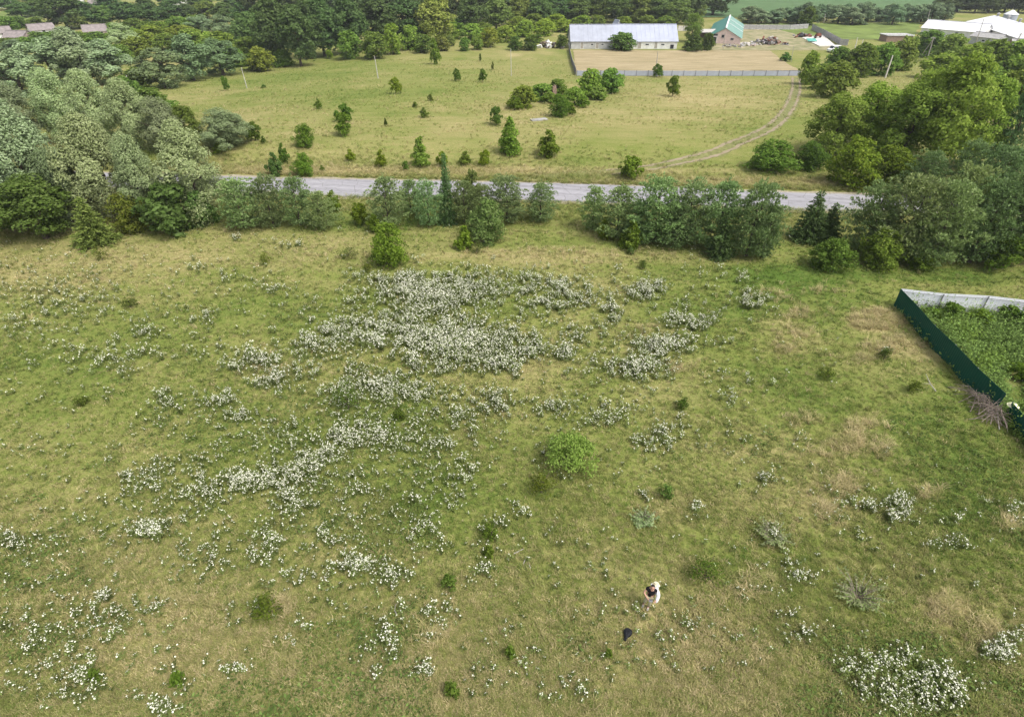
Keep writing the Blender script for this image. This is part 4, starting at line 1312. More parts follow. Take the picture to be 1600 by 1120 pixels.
# ------------------------------------------------------------------ poles
def pole(px, by, tx, ty, name, label, mat, r=0.13, arms=0, brace=None):
    p = G(px, by)
    z1 = z_at(p.y, ty)
    zc = p.y * CP - (z1 - CAM_H) * SP
    x1 = (tx - 800) / FPX * zc
    h = z1 - p.z
    # a pole may lean a little, never more than a few degrees
    x1 = p.x + max(-0.09 * h, min(0.09 * h, x1 - p.x))
    o = thing(name, label, 'pole', p)
    bm = bmesh.new()
    add_tube(bm, [(0, 0, -.4), ((x1 - p.x) * .5, 0, h * .5), (x1 - p.x, 0, h)], [r * 1.25, r, r * .75], 8)
    obj('shaft', bm, mat, o)
    for k in range(arms):
        bm = bmesh.new()
        add_box(bm, x1 - p.x, 0, h - .35 - .5 * k, 1.5, .1, .1)
        ar = obj('crossarm', bm, M['wood'], o)
        bm = bmesh.new()
        for s_ in (-.65, -.3, .3, .65):
            bmesh.ops.create_cone(bm, segments=6, radius1=.05, radius2=.03, depth=.16, cap_ends=True, matrix=Matrix.Translation((x1 - p.x + s_, 0, h - .22 - .5 * k)))
        obj('insulators', bm, M['white'], ar)
    if brace:
        q = G(*brace)
        bm = bmesh.new()
        add_tube(bm, [(q.x - p.x, q.y - p.y, q.z - p.z - .3), ((x1 - p.x) * .9, 0, h * .88)], [r, r * .8], 7)
        obj('brace', bm, mat, o)
    return o


pole(591, 123, 585, 88, 'utility_pole', 'bare concrete pole on the meadow between dark wood and round yellow bush', M['paleconc'], .09)
pole(386, 138, 377, 106, 'utility_pole', 'bare concrete pole on the left part of the far meadow', M['paleconc'], .085)
pole(206, 150, 203, 118, 'utility_pole', 'pole top rising from the second willow row', M['paleconc'], .09)
pole(799, 119, 798, 76, 'utility_pole', 'thin pale pole on the meadow left of the cereal field fence', M['paleconc'], .075)
pole(1024, 119, 1028, 81, 'utility_pole', 'thin pole rising in front of the cereal field by the fence bush', M['wood'], .1)
pole(1383, 122, 1395, 87, 'utility_pole', 'leaning pale concrete pole among the bushes below the farm', M['concrete'], .17)
pole(1449, 92, 1447, 58, 'utility_pole', 'braced wooden pole before the white farm sheds', M['wood'], .14, 1, (1437, 90))
pole(1445, 46, 1452, 15, 'utility_pole', 'leaning pole behind the small white roofed shed', M['wood'], .13)
pole(1524, 70, 1532, 29, 'utility_pole', 'thin dark pole in front of the large white roof', M['wood'], .12)
pole(1577, 92, 1596, 52, 'utility_pole', 'wooden pole pair at the right edge before the brick outbuilding', M['wood'], .15, 1, (1568, 92))
pole(1130, 78, 1134, 42, 'utility_pole', 'thin dark pole standing before the pink gable of the green roofed barn', M['wood'], .08)
pole(1236, 97, 1240, 72, 'utility_pole', 'thin pole at the right end of the cereal field', M['wood'], .07)
pole(1287, 37, 1286, 22, 'utility_pole', 'pale pole behind the scrap yard beside the single tree', M['concrete'], .1)
for i, (a_, b_, c_, d_) in enumerate([(1336, 76, 1340, 59), (1345, 76, 1349, 62)]):
    pole(a_, b_, c_, d_, 'concrete_post', 'short pale concrete post at the yard corner, %s one' % ('left', 'right')[i], M['concrete'], .14)
for i in range(9):
    px = 1428 + i * 4.2
    p = G(px, 89 + i * .4)
    bm = bmesh.new()
    add_tube(bm, [(0, 0, -.3), (.05 * random.uniform(-1, 1), 0, 1.3 + .3 * random.random())], [.09, .07], 5)
    o = obj('fence_post', bm, M['concrete']); o.location = p
    tag(o, 'pale stub fence post beside the braced pole, %s from left' % ordinal(i), 'post', 'stub posts beside the braced pole')


# ------------------------------------------------------------------ low fences round the cereal field and yard
def plank_fence(name, label, pts, h, mat, post_mat, span, r=.07, rows=1, cap=False):
    root = thing(name, label, 'fence', pts[0])
    o0 = pts[0]
    panel_cache = {}
    for a_, b_ in zip(pts, pts[1:]):
        L = Vector((b_.x - a_.x, b_.y - a_.y)).length
        k = max(1, round(L / span))
        ang = math.atan2(b_.y - a_.y, b_.x - a_.x)
        for i in range(k):
            u = i / k
            q = a_.lerp(b_, u)
            q2 = a_.lerp(b_, (i + 1) / k)
            zq, z2 = float(hgt(q.x, q.y)), float(hgt(q2.x, q2.y))
            w = L / k
            key = round(w, 2)
            if key not in panel_cache:
                bm = bmesh.new()
                for rr in range(rows):
                    hh = h / rows
                    add_box(bm, w / 2, 0, .05 + hh * (rr + .5), w - .06, .05, hh - .02)
                me = bpy.data.meshes.new('panel'); bm.to_mesh(me); bm.free(); me.materials.append(mat)
                bm = bmesh.new()
                add_box(bm, 0, -.06, h * .5 + .03, .12, .1, h + .26)
                mp_ = bpy.data.meshes.new('post'); bm.to_mesh(mp_); bm.free(); mp_.materials.append(post_mat)
                panel_cache[key] = (me, mp_)
            me, mp_ = panel_cache[key]
            for nm, m_ in (('panel', me), ('post', mp_)):
                c = bpy.data.objects.new(nm, m_)
                C.objects.link(c)
                c.parent = root
                c.location = (q.x - o0.x, q.y - o0.y, zq - o0.z)
                c.rotation_euler = (0, -math.atan2(z2 - zq, w) if nm == 'panel' else 0, ang)
    return root


A0, A1 = G(901, 119), G(1250, 119)
plank_fence('sheet_fence', 'long low grey sheet fence along the front of the cereal field', [A0, A1], z_at(A0.y, 111) - A0.z, M['zinc'], M['steel'], 2.9)
plank_fence('picket_fence', 'grey weathered fence down the left side of the cereal field', [G(889, 78), G(900, 118)], 1.35, M['wood'], M['steel'], 2.5, rows=3)
plank_fence('concrete_fence', 'grey concrete panel fence along the back of the scrap yard', [G(1160, 46.5), G(1234, 47), G(1262, 45)], 1.7, M['greyconc'], M['greyconc'], 2.8, rows=2)
plank_fence('concrete_fence', 'grey concrete panel fence down the right side of the scrap yard', [G(1268, 47), G(1288, 57), G(1312, 71), G(1324, 72)], 1.9, M['greyconc'], M['greyconc'], 2.8, rows=2)
plank_fence('concrete_fence', 'pale concrete fence between the long barn and the tall tree', [G(1059, 49), G(1076, 49)], 1.8, M['concrete'], M['greyconc'], 2.8)

# ------------------------------------------------------------------ scrap yard
s0 = [G(1253, 60), G(1280, 73.5), G(1305, 73), G(1286, 56)]
bm = bmesh.new()
add_slab(bm, [Vector((q.x, q.y, max(t.z for t in s0) + .22)) for q in (s0[0], s0[1], s0[2], s0[3])], .6)
ys = obj('concrete_pad', bm, M['concrete'])
tag(ys, 'bright concrete pad in the scrap yard', 'slab')


def junk(name, label, cat, px, py, wpx, n, mats, hmax, flat=.5):
    p = G(px, py)
    w = wpx * mpp(p)
    o = thing(name, label, cat, (p.x, p.y, p.z + .05))
    for k in range(n):
        bm = bmesh.new()
        sx, sy, sz = random.uniform(.4, 1.6), random.uniform(.3, 1.2), random.uniform(.08, .8) * flat * 2
        x, y = random.gauss(0, w * .24), random.gauss(0, w * .2)
        z = max(sz * .4, hmax * random.random() * max(0, 1 - (x * x + y * y) / (w * w * .25)))
        m_ = Matrix.Translation((x, y, z)) @ Matrix.Rotation(random.uniform(0, 3), 4, 'Z') @ Matrix.Rotation(random.uniform(-.6, .6), 4, 'X') @ Matrix.Rotation(random.uniform(-.5, .5), 4, 'Y')
        if k % 3 == 2:
            bmesh.ops.create_cone(bm, segments=8, radius1=sy * .3, radius2=sy * .3, depth=sx, cap_ends=True, matrix=m_ @ Matrix.Rotation(1.57, 4, 'X'))
        else:
            add_box(bm, 0, 0, 0, sx, sy, sz, mtx=m_)
        obj('piece', bm, random.choice(mats), o)
    return o


junk('scrap_heap', 'mixed heap of grey and white scrap between the green roofed barn and the concrete pad', 'scrap heap', 1200, 69, 46, 80, [M['scrap'], M['paleconc'], M['greyconc'], M['scrap'], M['dark'], M['brick'], M['rust'], M['wood']], 2.2)
junk('rubble_heap', 'low spread of pale rubble right of the green roofed barn', 'rubble heap', 1168, 71, 34, 50, [M['paleconc'], M['concrete'], M['greyconc'], M['yard'], M['pinkwall'], M['yard']], .45, .3)
junk('scrap_row', 'row of rusty scrap along the left side of the concrete pad', 'scrap heap', 1257, 58, 32, 40, [M['rust'], M['rust'], M['scrap'], M['dark']], 1.2)
junk('earth_heap', 'dark heap of earth and junk left of the long barn', 'heap', 856, 74, 44, 40, [M['garden_soil'], M['garden_soil'], M['scrap'], M['white'], M['bark'], M['bark']], 1.6, .8)
junk('timber_stack', 'low jumble of boards at the foot of the pink gable', 'stack', 1140, 74, 26, 18, [M['wood'], M['scrap'], M['wood']], .5, .3)
p = G(1263, 67); zt = ys.bound_box[1][2]
ztop = max(v.co.z for v in ys.data.vertices)
bm = bmesh.new()
m_ = Matrix.Translation((0, 0, .55)) @ Matrix.Rotation(.25, 4, 'X')
add_box(bm, 0, 0, 0, 3.2, 2.4, .06, mtx=m_)
for i in range(4):
    add_box(bm, (-1.4, 1.4)[i % 2], (-.9, .9)[i // 2], .2 + .23 * (i // 2), .1, .1, .5 + .4 * (i // 2))
o = obj('teal_sheet', bm, M['teal']); o.location = (p.x + 1.2, p.y + .5, ztop + .02)
tag(o, 'teal sheet propped on the concrete pad', 'sheet')
# rusty seed drill / harrow on the pad
p = G(1277, 61)
rm_ = thing('farm_machine', 'rusty red farm machine parked on the concrete pad', 'farm machine', (p.x, p.y, ztop), .5)
bm = bmesh.new(); add_box(bm, 0, 0, .95, 2.4, .9, .7); add_box(bm, 0, 0, 1.4, 2.0, .6, .3); obj('hopper', bm, M['rust'], rm_)
bm = bmesh.new(); add_tube(bm, [(-.9, 0, .6), (-2.6, -.6, .5)], [.07, .05], 6); add_tube(bm, [(-.9, .3, .6), (-2.6, -.6, .5)], [.07, .05], 6); obj('drawbar', bm, M['rust'], rm_)
for s_ in (-1, 1):
    bm = bmesh.new()
    bmesh.ops.create_cone(bm, segments=14, radius1=.5, radius2=.5, depth=.2, cap_ends=True, matrix=Matrix.Translation((s_ * 1.35, 0, .5)) @ Matrix.Rotation(1.57, 4, 'Y'))
    wv = obj('wheel', bm, M['tyre'], rm_)
for k in range(7):
    bm = bmesh.new(); add_tube(bm, [(-1 + k / 3, .3, .7), (-1 + k / 3, .75, .1)], [.04, .02], 5); obj('tine', bm, M['rust'], rm_)


# white van at the yard gate
def van(px, py, rz, label):
    p = G(px, py)
    v = thing('van', label, 'van', p, rz)
    prof = [(-2.1, .35), (-2.15, .9), (-2.0, 1.85), (-1.85, 1.95), (.75, 1.95), (1.45, 1.15), (2.1, 1.0), (2.2, .55), (2.1, .35)]
    bm = bmesh.new()
    w = .85
    A = [bm.verts.new((x, -w + (.10 if z > 1.2 else 0), z)) for x, z in prof]
    B = [bm.verts.new((x, w - (.10 if z > 1.2 else 0), z)) for x, z in prof]
    bm.faces.new(A[::-1]); bm.faces.new(B)
    k = len(prof)
    for i in range(k):
        bm.faces.new((A[i], A[(i + 1) % k], B[(i + 1) % k], B[i]))
    bmesh.ops.bevel(bm, geom=list(bm.edges), offset=.05, segments=2, affect='EDGES')
    obj('body', bm, M['white'], v)
    bm = bmesh.new()
    add_slab(bm, [(.86, -.68, 1.88), (1.42, -.72, 1.24), (1.42, .72, 1.24), (.86, .68, 1.88)], -.03)
    obj('windscreen', bm, M['pane'], v)
    for s_ in (-1, 1):
        for (x0, x1) in ((-1.8, -.7), (-.6, .3), (.4, 1.1)):
            bm = bmesh.new()
            add_box(bm, (x0 + x1) / 2, s_ * .80, 1.48, x1 - x0, .05, .48)
            obj('side_window', bm, M['pane'], v)
        for x in (-1.35, 1.4):
            bm = bmesh.new()
            bmesh.ops.create_cone(bm, segments=18, radius1=.33, radius2=.33, depth=.22, cap_ends=True, matrix=Matrix.Translation((x, s_ * .78, .33)) @ Matrix.Rotation(1.5708, 4, 'X'))
            wh = obj('wheel', bm, M['tyre'], v)
            bm = bmesh.new()
            bmesh.ops.create_cone(bm, segments=12, radius1=.18, radius2=.18, depth=.03, cap_ends=True, matrix=Matrix.Translation((x, s_ * .90, .33)) @ Matrix.Rotation(1.5708, 4, 'X'))
            obj('rim', bm, M['zinc'], wh)
        bm = bmesh.new(); add_box(bm, 2.17, s_ * .6, .78, .06, .3, .18); obj('headlight', bm, M['zinc2'], v)
        bm = bmesh.new(); add_box(bm, -2.13, s_ * .72, 1.2, .05, .14, .5); obj('tail_light', bm, M['rust'], v)
    bm = bmesh.new(); add_box(bm, -2.09, 0, 1.5, .05, 1.25, .45); obj('rear_window', bm, M['pane'], v)
    return v


van(1302, 82, R(200), 'white van parked on the lane at the yard corner')

# ------------------------------------------------------------------ metal fence round the garden (right)
FH = 1.5


def sheet_mesh(w, h, dip0=0.0, dip1=0.0, period=0.2, depth=0.022, t=0.012):
    n = max(4, int(round(w / (period / 4))))
    xs = [w * i / n for i in range(n + 1)]
    ys = [depth * (1, 1, -1, -1)[i % 4] for i in range(n + 1)]
    bm = bmesh.new()
    rows_ = []
    for off in (0, t):
        lo = [bm.verts.new((x, y + off, dip0 + (dip1 - dip0) * x / w - .12)) for x, y in zip(xs, ys)]
        hi = [bm.verts.new((x, y + off, dip0 + (dip1 - dip0) * x / w + h)) for x, y in zip(xs, ys)]
        rows_.append((lo, hi))
    for k, (lo, hi) in enumerate(rows_):
        for i in range(n):
            f = (lo[i], lo[i + 1], hi[i + 1], hi[i])
            bm.faces.new(f if k == 0 else f[::-1])
    for i in range(n):
        bm.faces.new((rows_[0][1][i], rows_[0][1][i + 1], rows_[1][1][i + 1], rows_[1][1][i]))
    return bm


def metal_fence(name, label, pts, mat, span, h, inside, depth=0.0035):
    root = thing(name, label, 'fence', pts[0])
    o0 = pts[0]
    for a_, b_ in zip(pts, pts[1:]):
        L = Vector((b_.x - a_.x, b_.y - a_.y)).length
        k = max(1, round(L / span))
        ang = math.atan2(b_.y - a_.y, b_.x - a_.x)
        w = L / k
        dirv = Vector((math.cos(ang), math.sin(ang)))
        nrm = Vector((-dirv.y, dirv.x)) * inside
        for i in range(k):
            q = a_.lerp(b_, i / k); q2 = a_.lerp(b_, (i + 1) / k)
            zq = float(hgt(q.x, q.y)); z2 = float(hgt(q2.x, q2.y))
            loc = (q.x - o0.x, q.y - o0.y, 0)
            c = obj('panel', sheet_mesh(w - .004, h, zq - o0.z, z2 - o0.z, depth=depth), mat, root)
            c.location = loc; c.rotation_euler = (0, 0, ang)
            bm = bmesh.new()
            add_box(bm, 0, inside * .07, h * .5 - .2 + zq - o0.z, .06, .06, h + .36)
            c = obj('post', bm, M['steel'], root); c.location = loc; c.rotation_euler = (0, 0, ang)
            for rz_ in (.35, h - .2):
                bm = bmesh.new()
                add_tube(bm, [(0, inside * .055, zq - o0.z + rz_), (w, inside * .055, z2 - o0.z + rz_)], [.02, .02], 4)
                c = obj('rail', bm, M['steel'], root); c.location = loc; c.rotation_euler = (0, 0, ang)
    return root


c0 = G(1396, 477)
c1 = G(1510, 603)
c2 = G(1553, 645)
e0, e1 = G(1566, 652), G(1600, 693)
e2 = e1 + (e1 - e0).normalized() * 6
e2.z = float(hgt(e2.x, e2.y))
wend = G(1600, 497)
wd = (wend - c0); wd.z = 0
wfar = c0 + wd.normalized() * 24
wfar.z = float(hgt(wfar.x, wfar.y))
metal_fence('green_metal_fence', 'dark green corrugated metal fence running from the white fence corner', [c0, c1, c2], M['fencegreen'], 2.4, FH, 1)
metal_fence('green_metal_fence', 'short dark green metal fence stretch below the brush pile at the right edge', [e0, e1, e2], M['fencegreen'], 2.4, 1.2, 1)
metal_fence('white_metal_fence', 'white metal sheet fence along the back of the garden', [c0 + wd.normalized() * .05, wfar], M['fencewhite'], 3.0, FH, -1, .003)

# pale yellow basin on the fence end post
p = G(1571, 652)
bm = bmesh.new()
ring = []
for (r_, z_) in ((.02, .17), (.14, .155), (.22, .10), (.27, .03), (.31, 0.0), (.31, .015), (.25, .015)):
    ring.append([bm.verts.new((r_ * math.cos(2 * math.pi * k / 20), r_ * math.sin(2 * math.pi * k / 20), z_)) for k in range(20)])
for r_a, r_b in zip(ring, ring[1:]):
    for k in range(20):
        bm.faces.new((r_a[k], r_a[(k + 1) % 20], r_b[(k + 1) % 20], r_b[k]))
bm.faces.new(ring[0])
hb = z_at(p.y, 634) - p.z
o = obj('basin', bm, M['cream']); o.location = (p.x, p.y, p.z + hb + .0)
tag(o, 'pale yellow upturned basin on a stake beside the green fence gap', 'basin')
bm = bmesh.new()
add_tube(bm, [(0, 0, -.3), (.02, .01, hb + .15)], [.04, .035], 6)
o = obj('stake', bm, M['wood']); o.location = p
tag(o, 'wooden stake under the pale yellow basin', 'stake')

# brush pile against the fence
p = G(1528, 640)
bp_ = thing('brush_pile', 'heap of bare dead branches leaning on the green fence', 'brush pile', p)
fdir = (c2 - c1).normalized()
for k in range(46):
    bm = bmesh.new()
    L = random.uniform(1.1, 2.3)
    a_ = math.atan2(fdir.y, fdir.x) + random.gauss(0, .75) + (math.pi if random.random() < .4 else 0)
    el = random.uniform(-.05, .4)
    off = fdir * random.uniform(-1.1, 1.3)
    b_ = Vector((off.x + random.gauss(0, .25), off.y + random.gauss(0, .25), abs(random.gauss(.25, .25)) + .03))
    d_ = Vector((math.cos(a_) * math.cos(el), math.sin(a_) * math.cos(el), math.sin(el)))
    s_ = b_ - d_ * L * .5
    s_.z = max(.03, s_.z)
    pts = [s_ + d_ * L * t + Vector((random.gauss(0, .04), random.gauss(0, .04), random.gauss(0, .04) + .25 * math.sin(t * 3))) for t in (0, .3, .6, 1)]
    r_ = random.uniform(.014, .03)
    add_tube(bm, pts, [r_, r_ * .8, r_ * .6, r_ * .25], 5)
    for _ in range(2):
        i = random.choice((1, 2))
        e = pts[i] + d_ * random.uniform(.3, .7) + Vector((random.gauss(0, .25), random.gauss(0, .25), random.uniform(0, .3)))
        add_tube(bm, [pts[i], (pts[i] + e) / 2 + Vector((0, 0, .04)), e], [r_ * .6, r_ * .4, r_ * .15], 4)
    obj('branch', bm, M['deadwood'], bp_)
for lab, pp, az, L in (('long pale stick propped at the end of the brush pile', (1561, 672), 1.2, 1.6), ('pale dead branch lying on the grass left of the brush pile', (1462, 612), 2.0, 1.0)):
    q = G(*pp)
    bm = bmesh.new()
    add_tube(bm, [(0, 0, .04), (math.cos(az) * L * .5, math.sin(az) * L * .5, .3), (math.cos(az) * L, math.sin(az) * L, .75)], [.035, .03, .012], 6)
    add_tube(bm, [(math.cos(az) * L * .5, math.sin(az) * L * .5, .3), (math.cos(az + .7) * L * .8, math.sin(az + .7) * L * .8, .4)], [.02, .008], 5)
    o = obj('dead_branch', bm, M['wood']); o.location = q
    tag(o, lab, 'branch')

for lab, pts_, nm in (('thin pale curved stick lying on the grass at lower left of centre', [(621, 962), (617, 955), (618, 947), (622, 942)], 'stick'),
                      ('pale cut stalk lying on the grass right of the nettle clump', [(803, 866), (811, 862), (819, 858)], 'stick'),
                      ('short pale stalk lying right of the flowers below the nettle clump', [(818, 882), (820, 876), (822, 871)], 'stick'),
                      ('thin pale stalk lying low on the grass near the cut stalks', [(829, 889), (827, 884), (826, 880)], 'stick')):
    q0 = G(*pts_[0])
    bm = bmesh.new()
    qq = [G(*p_) - q0 + Vector((0, 0, .07)) for p_ in pts_]
    add_tube(bm, qq, [.022 - .004 * i for i in range(len(qq))], 5)
    o = obj(nm, bm, M['wood']); o.location = q0
    tag(o, lab, 'stick')

# ------------------------------------------------------------------ person
def skin_mesh(name, verts, edges, radii, mat, parent, root=0, sub=2):
    me = bpy.data.meshes.new(name)
    me.from_pydata(verts, edges, [])
    me.materials.append(mat)
    o = bpy.data.objects.new(name, me)
    C.objects.link(o)
    o.parent = parent
    sk = o.modifiers.new('skin', 'SKIN')
    sk.use_smooth_shade = True
    for i, r_ in enumerate(radii):
        rr = r_ if isinstance(r_, tuple) else (r_, r_)
        me.skin_vertices[0].data[i].radius = rr
        me.skin_vertices[0].data[i].use_root = (i == root)
    if sub:
        s_ = o.modifiers.new('sub', 'SUBSURF')
        s_.levels = sub
        s_.render_levels = sub
    return o


def person():
    p = G(1012, 947)
    pr = thing('person', 'person in black top and khaki trousers with white garment over one arm', 'person', p, R(-22))
    J, E, RD = [], [], []

    def v(co, r_, link=None):
        J.append(co); RD.append(r_)
        if link is not None:
            E.append((link, len(J) - 1))
        return len(J) - 1
    pel = v((0, 0, .95), (.15, .11))
    sp = v((.01, -.01, 1.12), (.14, .10), pel)
    chst = v((.02, -.02, 1.34), (.16, .11), sp)
    nk = v((.02, -.03, 1.49), .058, chst)
    hd = v((.02, -.06, 1.60), (.085, .095), nk)
    top = v((.02, -.05, 1.71), (.062, .07), hd)
    sR = v((-.18, -.02, 1.41), .062, chst); eR = v((-.30, -.14, 1.17), .045, sR); wR = v((-.10, -.34, 1.10), .030, eR); hR = v((-.04, -.37, 1.10), (.035, .022), wR)
    sL = v((.21, -.02, 1.40), .062, chst); eL = v((.32, -.05, 1.15), .045, sL); wL = v((.27, -.22, .98), .030, eL); hL = v((.25, -.28, .95), (.035, .022), wL)
    for h_, dx, dy in ((hR, .9, -.25), (hL, -.4, -.8)):
        hx, hy, hz = J[h_]
        for k in range(4):
            o_ = (k - 1.5) * .021
            ln = (.038, .045, .042, .034)[k]
            f1 = v((hx + dx * ln - dy * 0 + (0 if abs(dx) > .6 else o_), hy + dy * ln + (o_ if abs(dx) > .6 else 0), hz - .005 + (.3 * o_)), .0095, h_)
            v((hx + dx * ln * 1.7 + (0 if abs(dx) > .6 else o_), hy + dy * ln * 1.7 + (o_ if abs(dx) > .6 else 0), hz - .035), .008, f1)
        t1 = v((hx - dy * .045, hy - .03, hz + .02), .0105, h_)
        v((hx - dy * .045 + dx * .03, hy - .05, hz + .01), .009, t1)
    hipR = v((-.09, 0, .88), .085, pel); kR = v((-.15, -.06, .49), .058, hipR); aR = v((-.20, .02, .09), .040, kR); tR = v((-.23, -.17, .04), (.04, .03), aR)
    hipL = v((.09, 0, .88), .085, pel); kL = v((.06, -.16, .50), .058, hipL); aL = v((.03, -.05, .09), .040, kL); tL = v((.01, -.24, .04), (.04, .03), aL)
    skin_mesh('body', J, E, RD, M['skin'], pr)

    def wear(name, chain, rs, mat):
        vs = [J[c] if isinstance(c, int) else c for c in chain]
        return skin_mesh(name, vs, [(i, i + 1) for i in range(len(vs) - 1)], rs, mat, pr)
    # black top with a short sleeve
    vs = [J[pel], J[sp], J[chst], (.02, -.02, 1.44), J[sR], (-.24, -.08, 1.29), J[sL], (.27, -.04, 1.27), (0, 0, .90)]
    skin_mesh('black_top', vs, [(0, 1), (1, 2), (2, 3), (2, 4), (4, 5), (2, 6), (6, 7), (0, 8)], [(.175, .135), (.168, .13), (.185, .135), (.09, .08), .085, .075, .085, .075, (.17, .13)], M['blackcloth'], pr)
    vs = [(0, 0, .93), J[hipR], J[kR], (-.19, .0, .20), J[hipL], J[kL], (.035, -.065, .20)]
    skin_mesh('trousers', vs, [(0, 1), (1, 2), (2, 3), (0, 4), (4, 5), (5, 6)], [(.165, .125), .108, .085, .07, .108, .085, .07], M['khaki'], pr)
    for a_, t_ in ((aR, tR), (aL, tL)):
        ax, ay, az = J[a_]
        tx, ty, tz = J[t_]
        wear('shoe', [(ax + .01, ay + .05, .055), (ax, ay - .03, .06), (tx, ty - .03, .045)], [(.045, .05), (.052, .055), (.048, .04)], M['shoe'])
        wear('sock', [(ax, ay, .22), (ax, ay, .10)], [.052, .055], M['blackcloth'])
    wear('white_sleeve', [(.19, .02, 1.45), (.29, -.02, 1.28), (.335, -.06, 1.12), (.31, -.17, 1.0), (.30, -.20, .82)], [.10, .105, .095, .085, .07], M['whitecloth'])
    wear('white_garment', [(-.10, .13, 1.50), (.06, .16, 1.50), (.20, .14, 1.42), (.22, .13, 1.18), (.2, .12, .95)], [(.06, .05), (.10, .07), (.13, .08), (.12, .07), (.09, .06)], M['whitecloth'])
    bm = bmesh.new()
    for (r_, z_, d_) in ((.19, 0, .02), (.115, .06, .10)):
        bmesh.ops.create_cone(bm, segments=20, radius1=r_, radius2=r_ * .9, depth=d_, cap_ends=True, matrix=Matrix.Translation((.13, .20, 1.54 + z_)) @ Matrix.Rotation(-.5, 4, 'X'))
    obj('straw_hat', bm, M['strawhat'], pr)
    # face
    for s_ in (-1, 1):
        bm = bmesh.new(); bmesh.ops.create_icosphere(bm, subdivisions=1, radius=.013, matrix=Matrix.Translation((.02 + s_ * .033, -.148, 1.635))); obj('eye', bm, M['hair'], pr)
        bm = bmesh.new(); bmesh.ops.create_icosphere(bm, subdivisions=2, radius=.03, matrix=Matrix.Translation((.02 + s_ * .088, -.055, 1.615)) @ Matrix.Diagonal((.4, .7, 1.1, 1))); obj('ear', bm, M['skin'], pr)
    bm = bmesh.new(); bmesh.ops.create_cone(bm, segments=8, radius1=.02, radius2=.006, depth=.05, cap_ends=True, matrix=Matrix.Translation((.02, -.16, 1.605)) @ Matrix.Rotation(.35, 4, 'X')); obj('nose', bm, M['skin'], pr)
    bm = bmesh.new(); add_box(bm, .02, -.148, 1.565, .045, .014, .01); obj('mouth', bm, M['rust'], pr)
    bm = bmesh.new(); bmesh.ops.create_uvsphere(bm, u_segments=16, v_segments=8, radius=.098, matrix=Matrix.Translation((.02, -.03, 1.645)) @ Matrix.Diagonal((.95, 1.02, 1.05, 1)))
    bmesh.ops.delete(bm, geom=[f for f in bm.verts if f.co.z < 1.62 and f.co.y < -.02 or f.co.y < -.085 and f.co.z < 1.70], context='VERTS')
    obj('hair', bm, M['hair'], pr)
    return pr


pr = person()
pr.scale = (.93, .93, .93)
# small grey hand-held device between the hands
bm = bmesh.new()
add_box(bm, 0, 0, 0, .16, .09, .04, mtx=Matrix.Rotation(.5, 4, 'X'))
add_box(bm, 0, .04, .05, .13, .015, .07, mtx=Matrix.Rotation(.5, 4, 'X'))
o = obj('handheld_device', bm, M['steel'])
o.location = pr.matrix_basis @ Vector((.06, -.385, 1.085))
o.rotation_euler = (0, 0, R(-22))
tag(o, 'small grey handheld device in the hands of the person', 'device')

# black bag on the grass
p = G(980, 991) + Vector((0, 0, .05))
bg = thing('black_bag', 'black rounded bag with a tapering tail lying on the grass below the person', 'bag', p, R(-28))
bm = bmesh.new()
outline = [(0, .22), (.13, .18), (.18, .06), (.15, -.06), (.08, -.15), (.06, -.25), (.055, -.34), (-.055, -.34), (-.06, -.25), (-.08, -.15), (-.15, -.06), (-.18, .06), (-.13, .18)]
lv = [(1.0, .02), (1.04, .07), (.92, .13), (.6, .17)]
rings = [[bm.verts.new((x * s_, y * s_ if y > -.2 else y, z_ * (1 if y > -.2 else .55))) for x, y in outline] for s_, z_ in lv]
for r_a, r_b in zip(rings, rings[1:]):
    k = len(outline)
    for i in range(k):
        bm.faces.new((r_a[i], r_b[i], r_b[(i + 1) % k], r_a[(i + 1) % k]))
bm.faces.new(rings[-1][::-1])
bmesh.ops.recalc_face_normals(bm, faces=list(bm.faces))
o = obj('pouch', bm, M['bag'], bg)
bm = bmesh.new()
add_tube(bm, [(.1, .12, .165), (.02, .05, .2), (-.08, -.02, .165)], [.016, .018, .016], 6)
obj('handle', bm, M['bag'], bg)

# ------------------------------------------------------------------ sapling in the flower meadow
def near_tree(name, label, cat, cx, by, ty, w, n_lobes, lobe, n, leaf, mat, tint, prof='round', seed=3, aspect=.6, up=.3, stems=9):
    rg = np.random.default_rng(seed)
    p = G(cx, by)
    h = max(.3, z_at(p.y, ty) - p.z)
    r_ = .5 * w * mpp(p)
    h = min(h, 2.6 * r_)
    o = thing(name, label, cat, p)
    pts, nn = crown_points(h, r_, .12 * h, prof, n_lobes, lobe * r_, 8, n, rg, 1.0)
    c = obj('crown', leaves_mesh('crown', pts, nn, leaf, aspect, up, .8, rg, mat), None, o)
    c.color = (*tint, 1)
    bm = bmesh.new()
    add_tube(bm, [(0, 0, -.15), (.02, .01, h * .4), (.0, .03, h * .8)], [.035, .025, .01], 6)
    for i in range(stems):
        a_ = i * 2.4
        z_ = h * (.1 + .5 * i / stems)
        add_tube(bm, [(0, 0, z_), (math.cos(a_) * r_ * .45, math.sin(a_) * r_ * .45, z_ + .15 * h), (math.cos(a_) * r_ * .85, math.sin(a_) * r_ * .85, z_ + .35 * h)], [.018, .012, .005], 5)
    obj('trunk', bm, M['bark'], o)
    return o


near_tree('sapling', 'small light green leafy tree alone in the lower middle of the flower meadow', 'tree', 893, 727, 690, 100, 18, .36, 4600, .12, FO['sapling'], (1, 1, 1), 'round', 5)

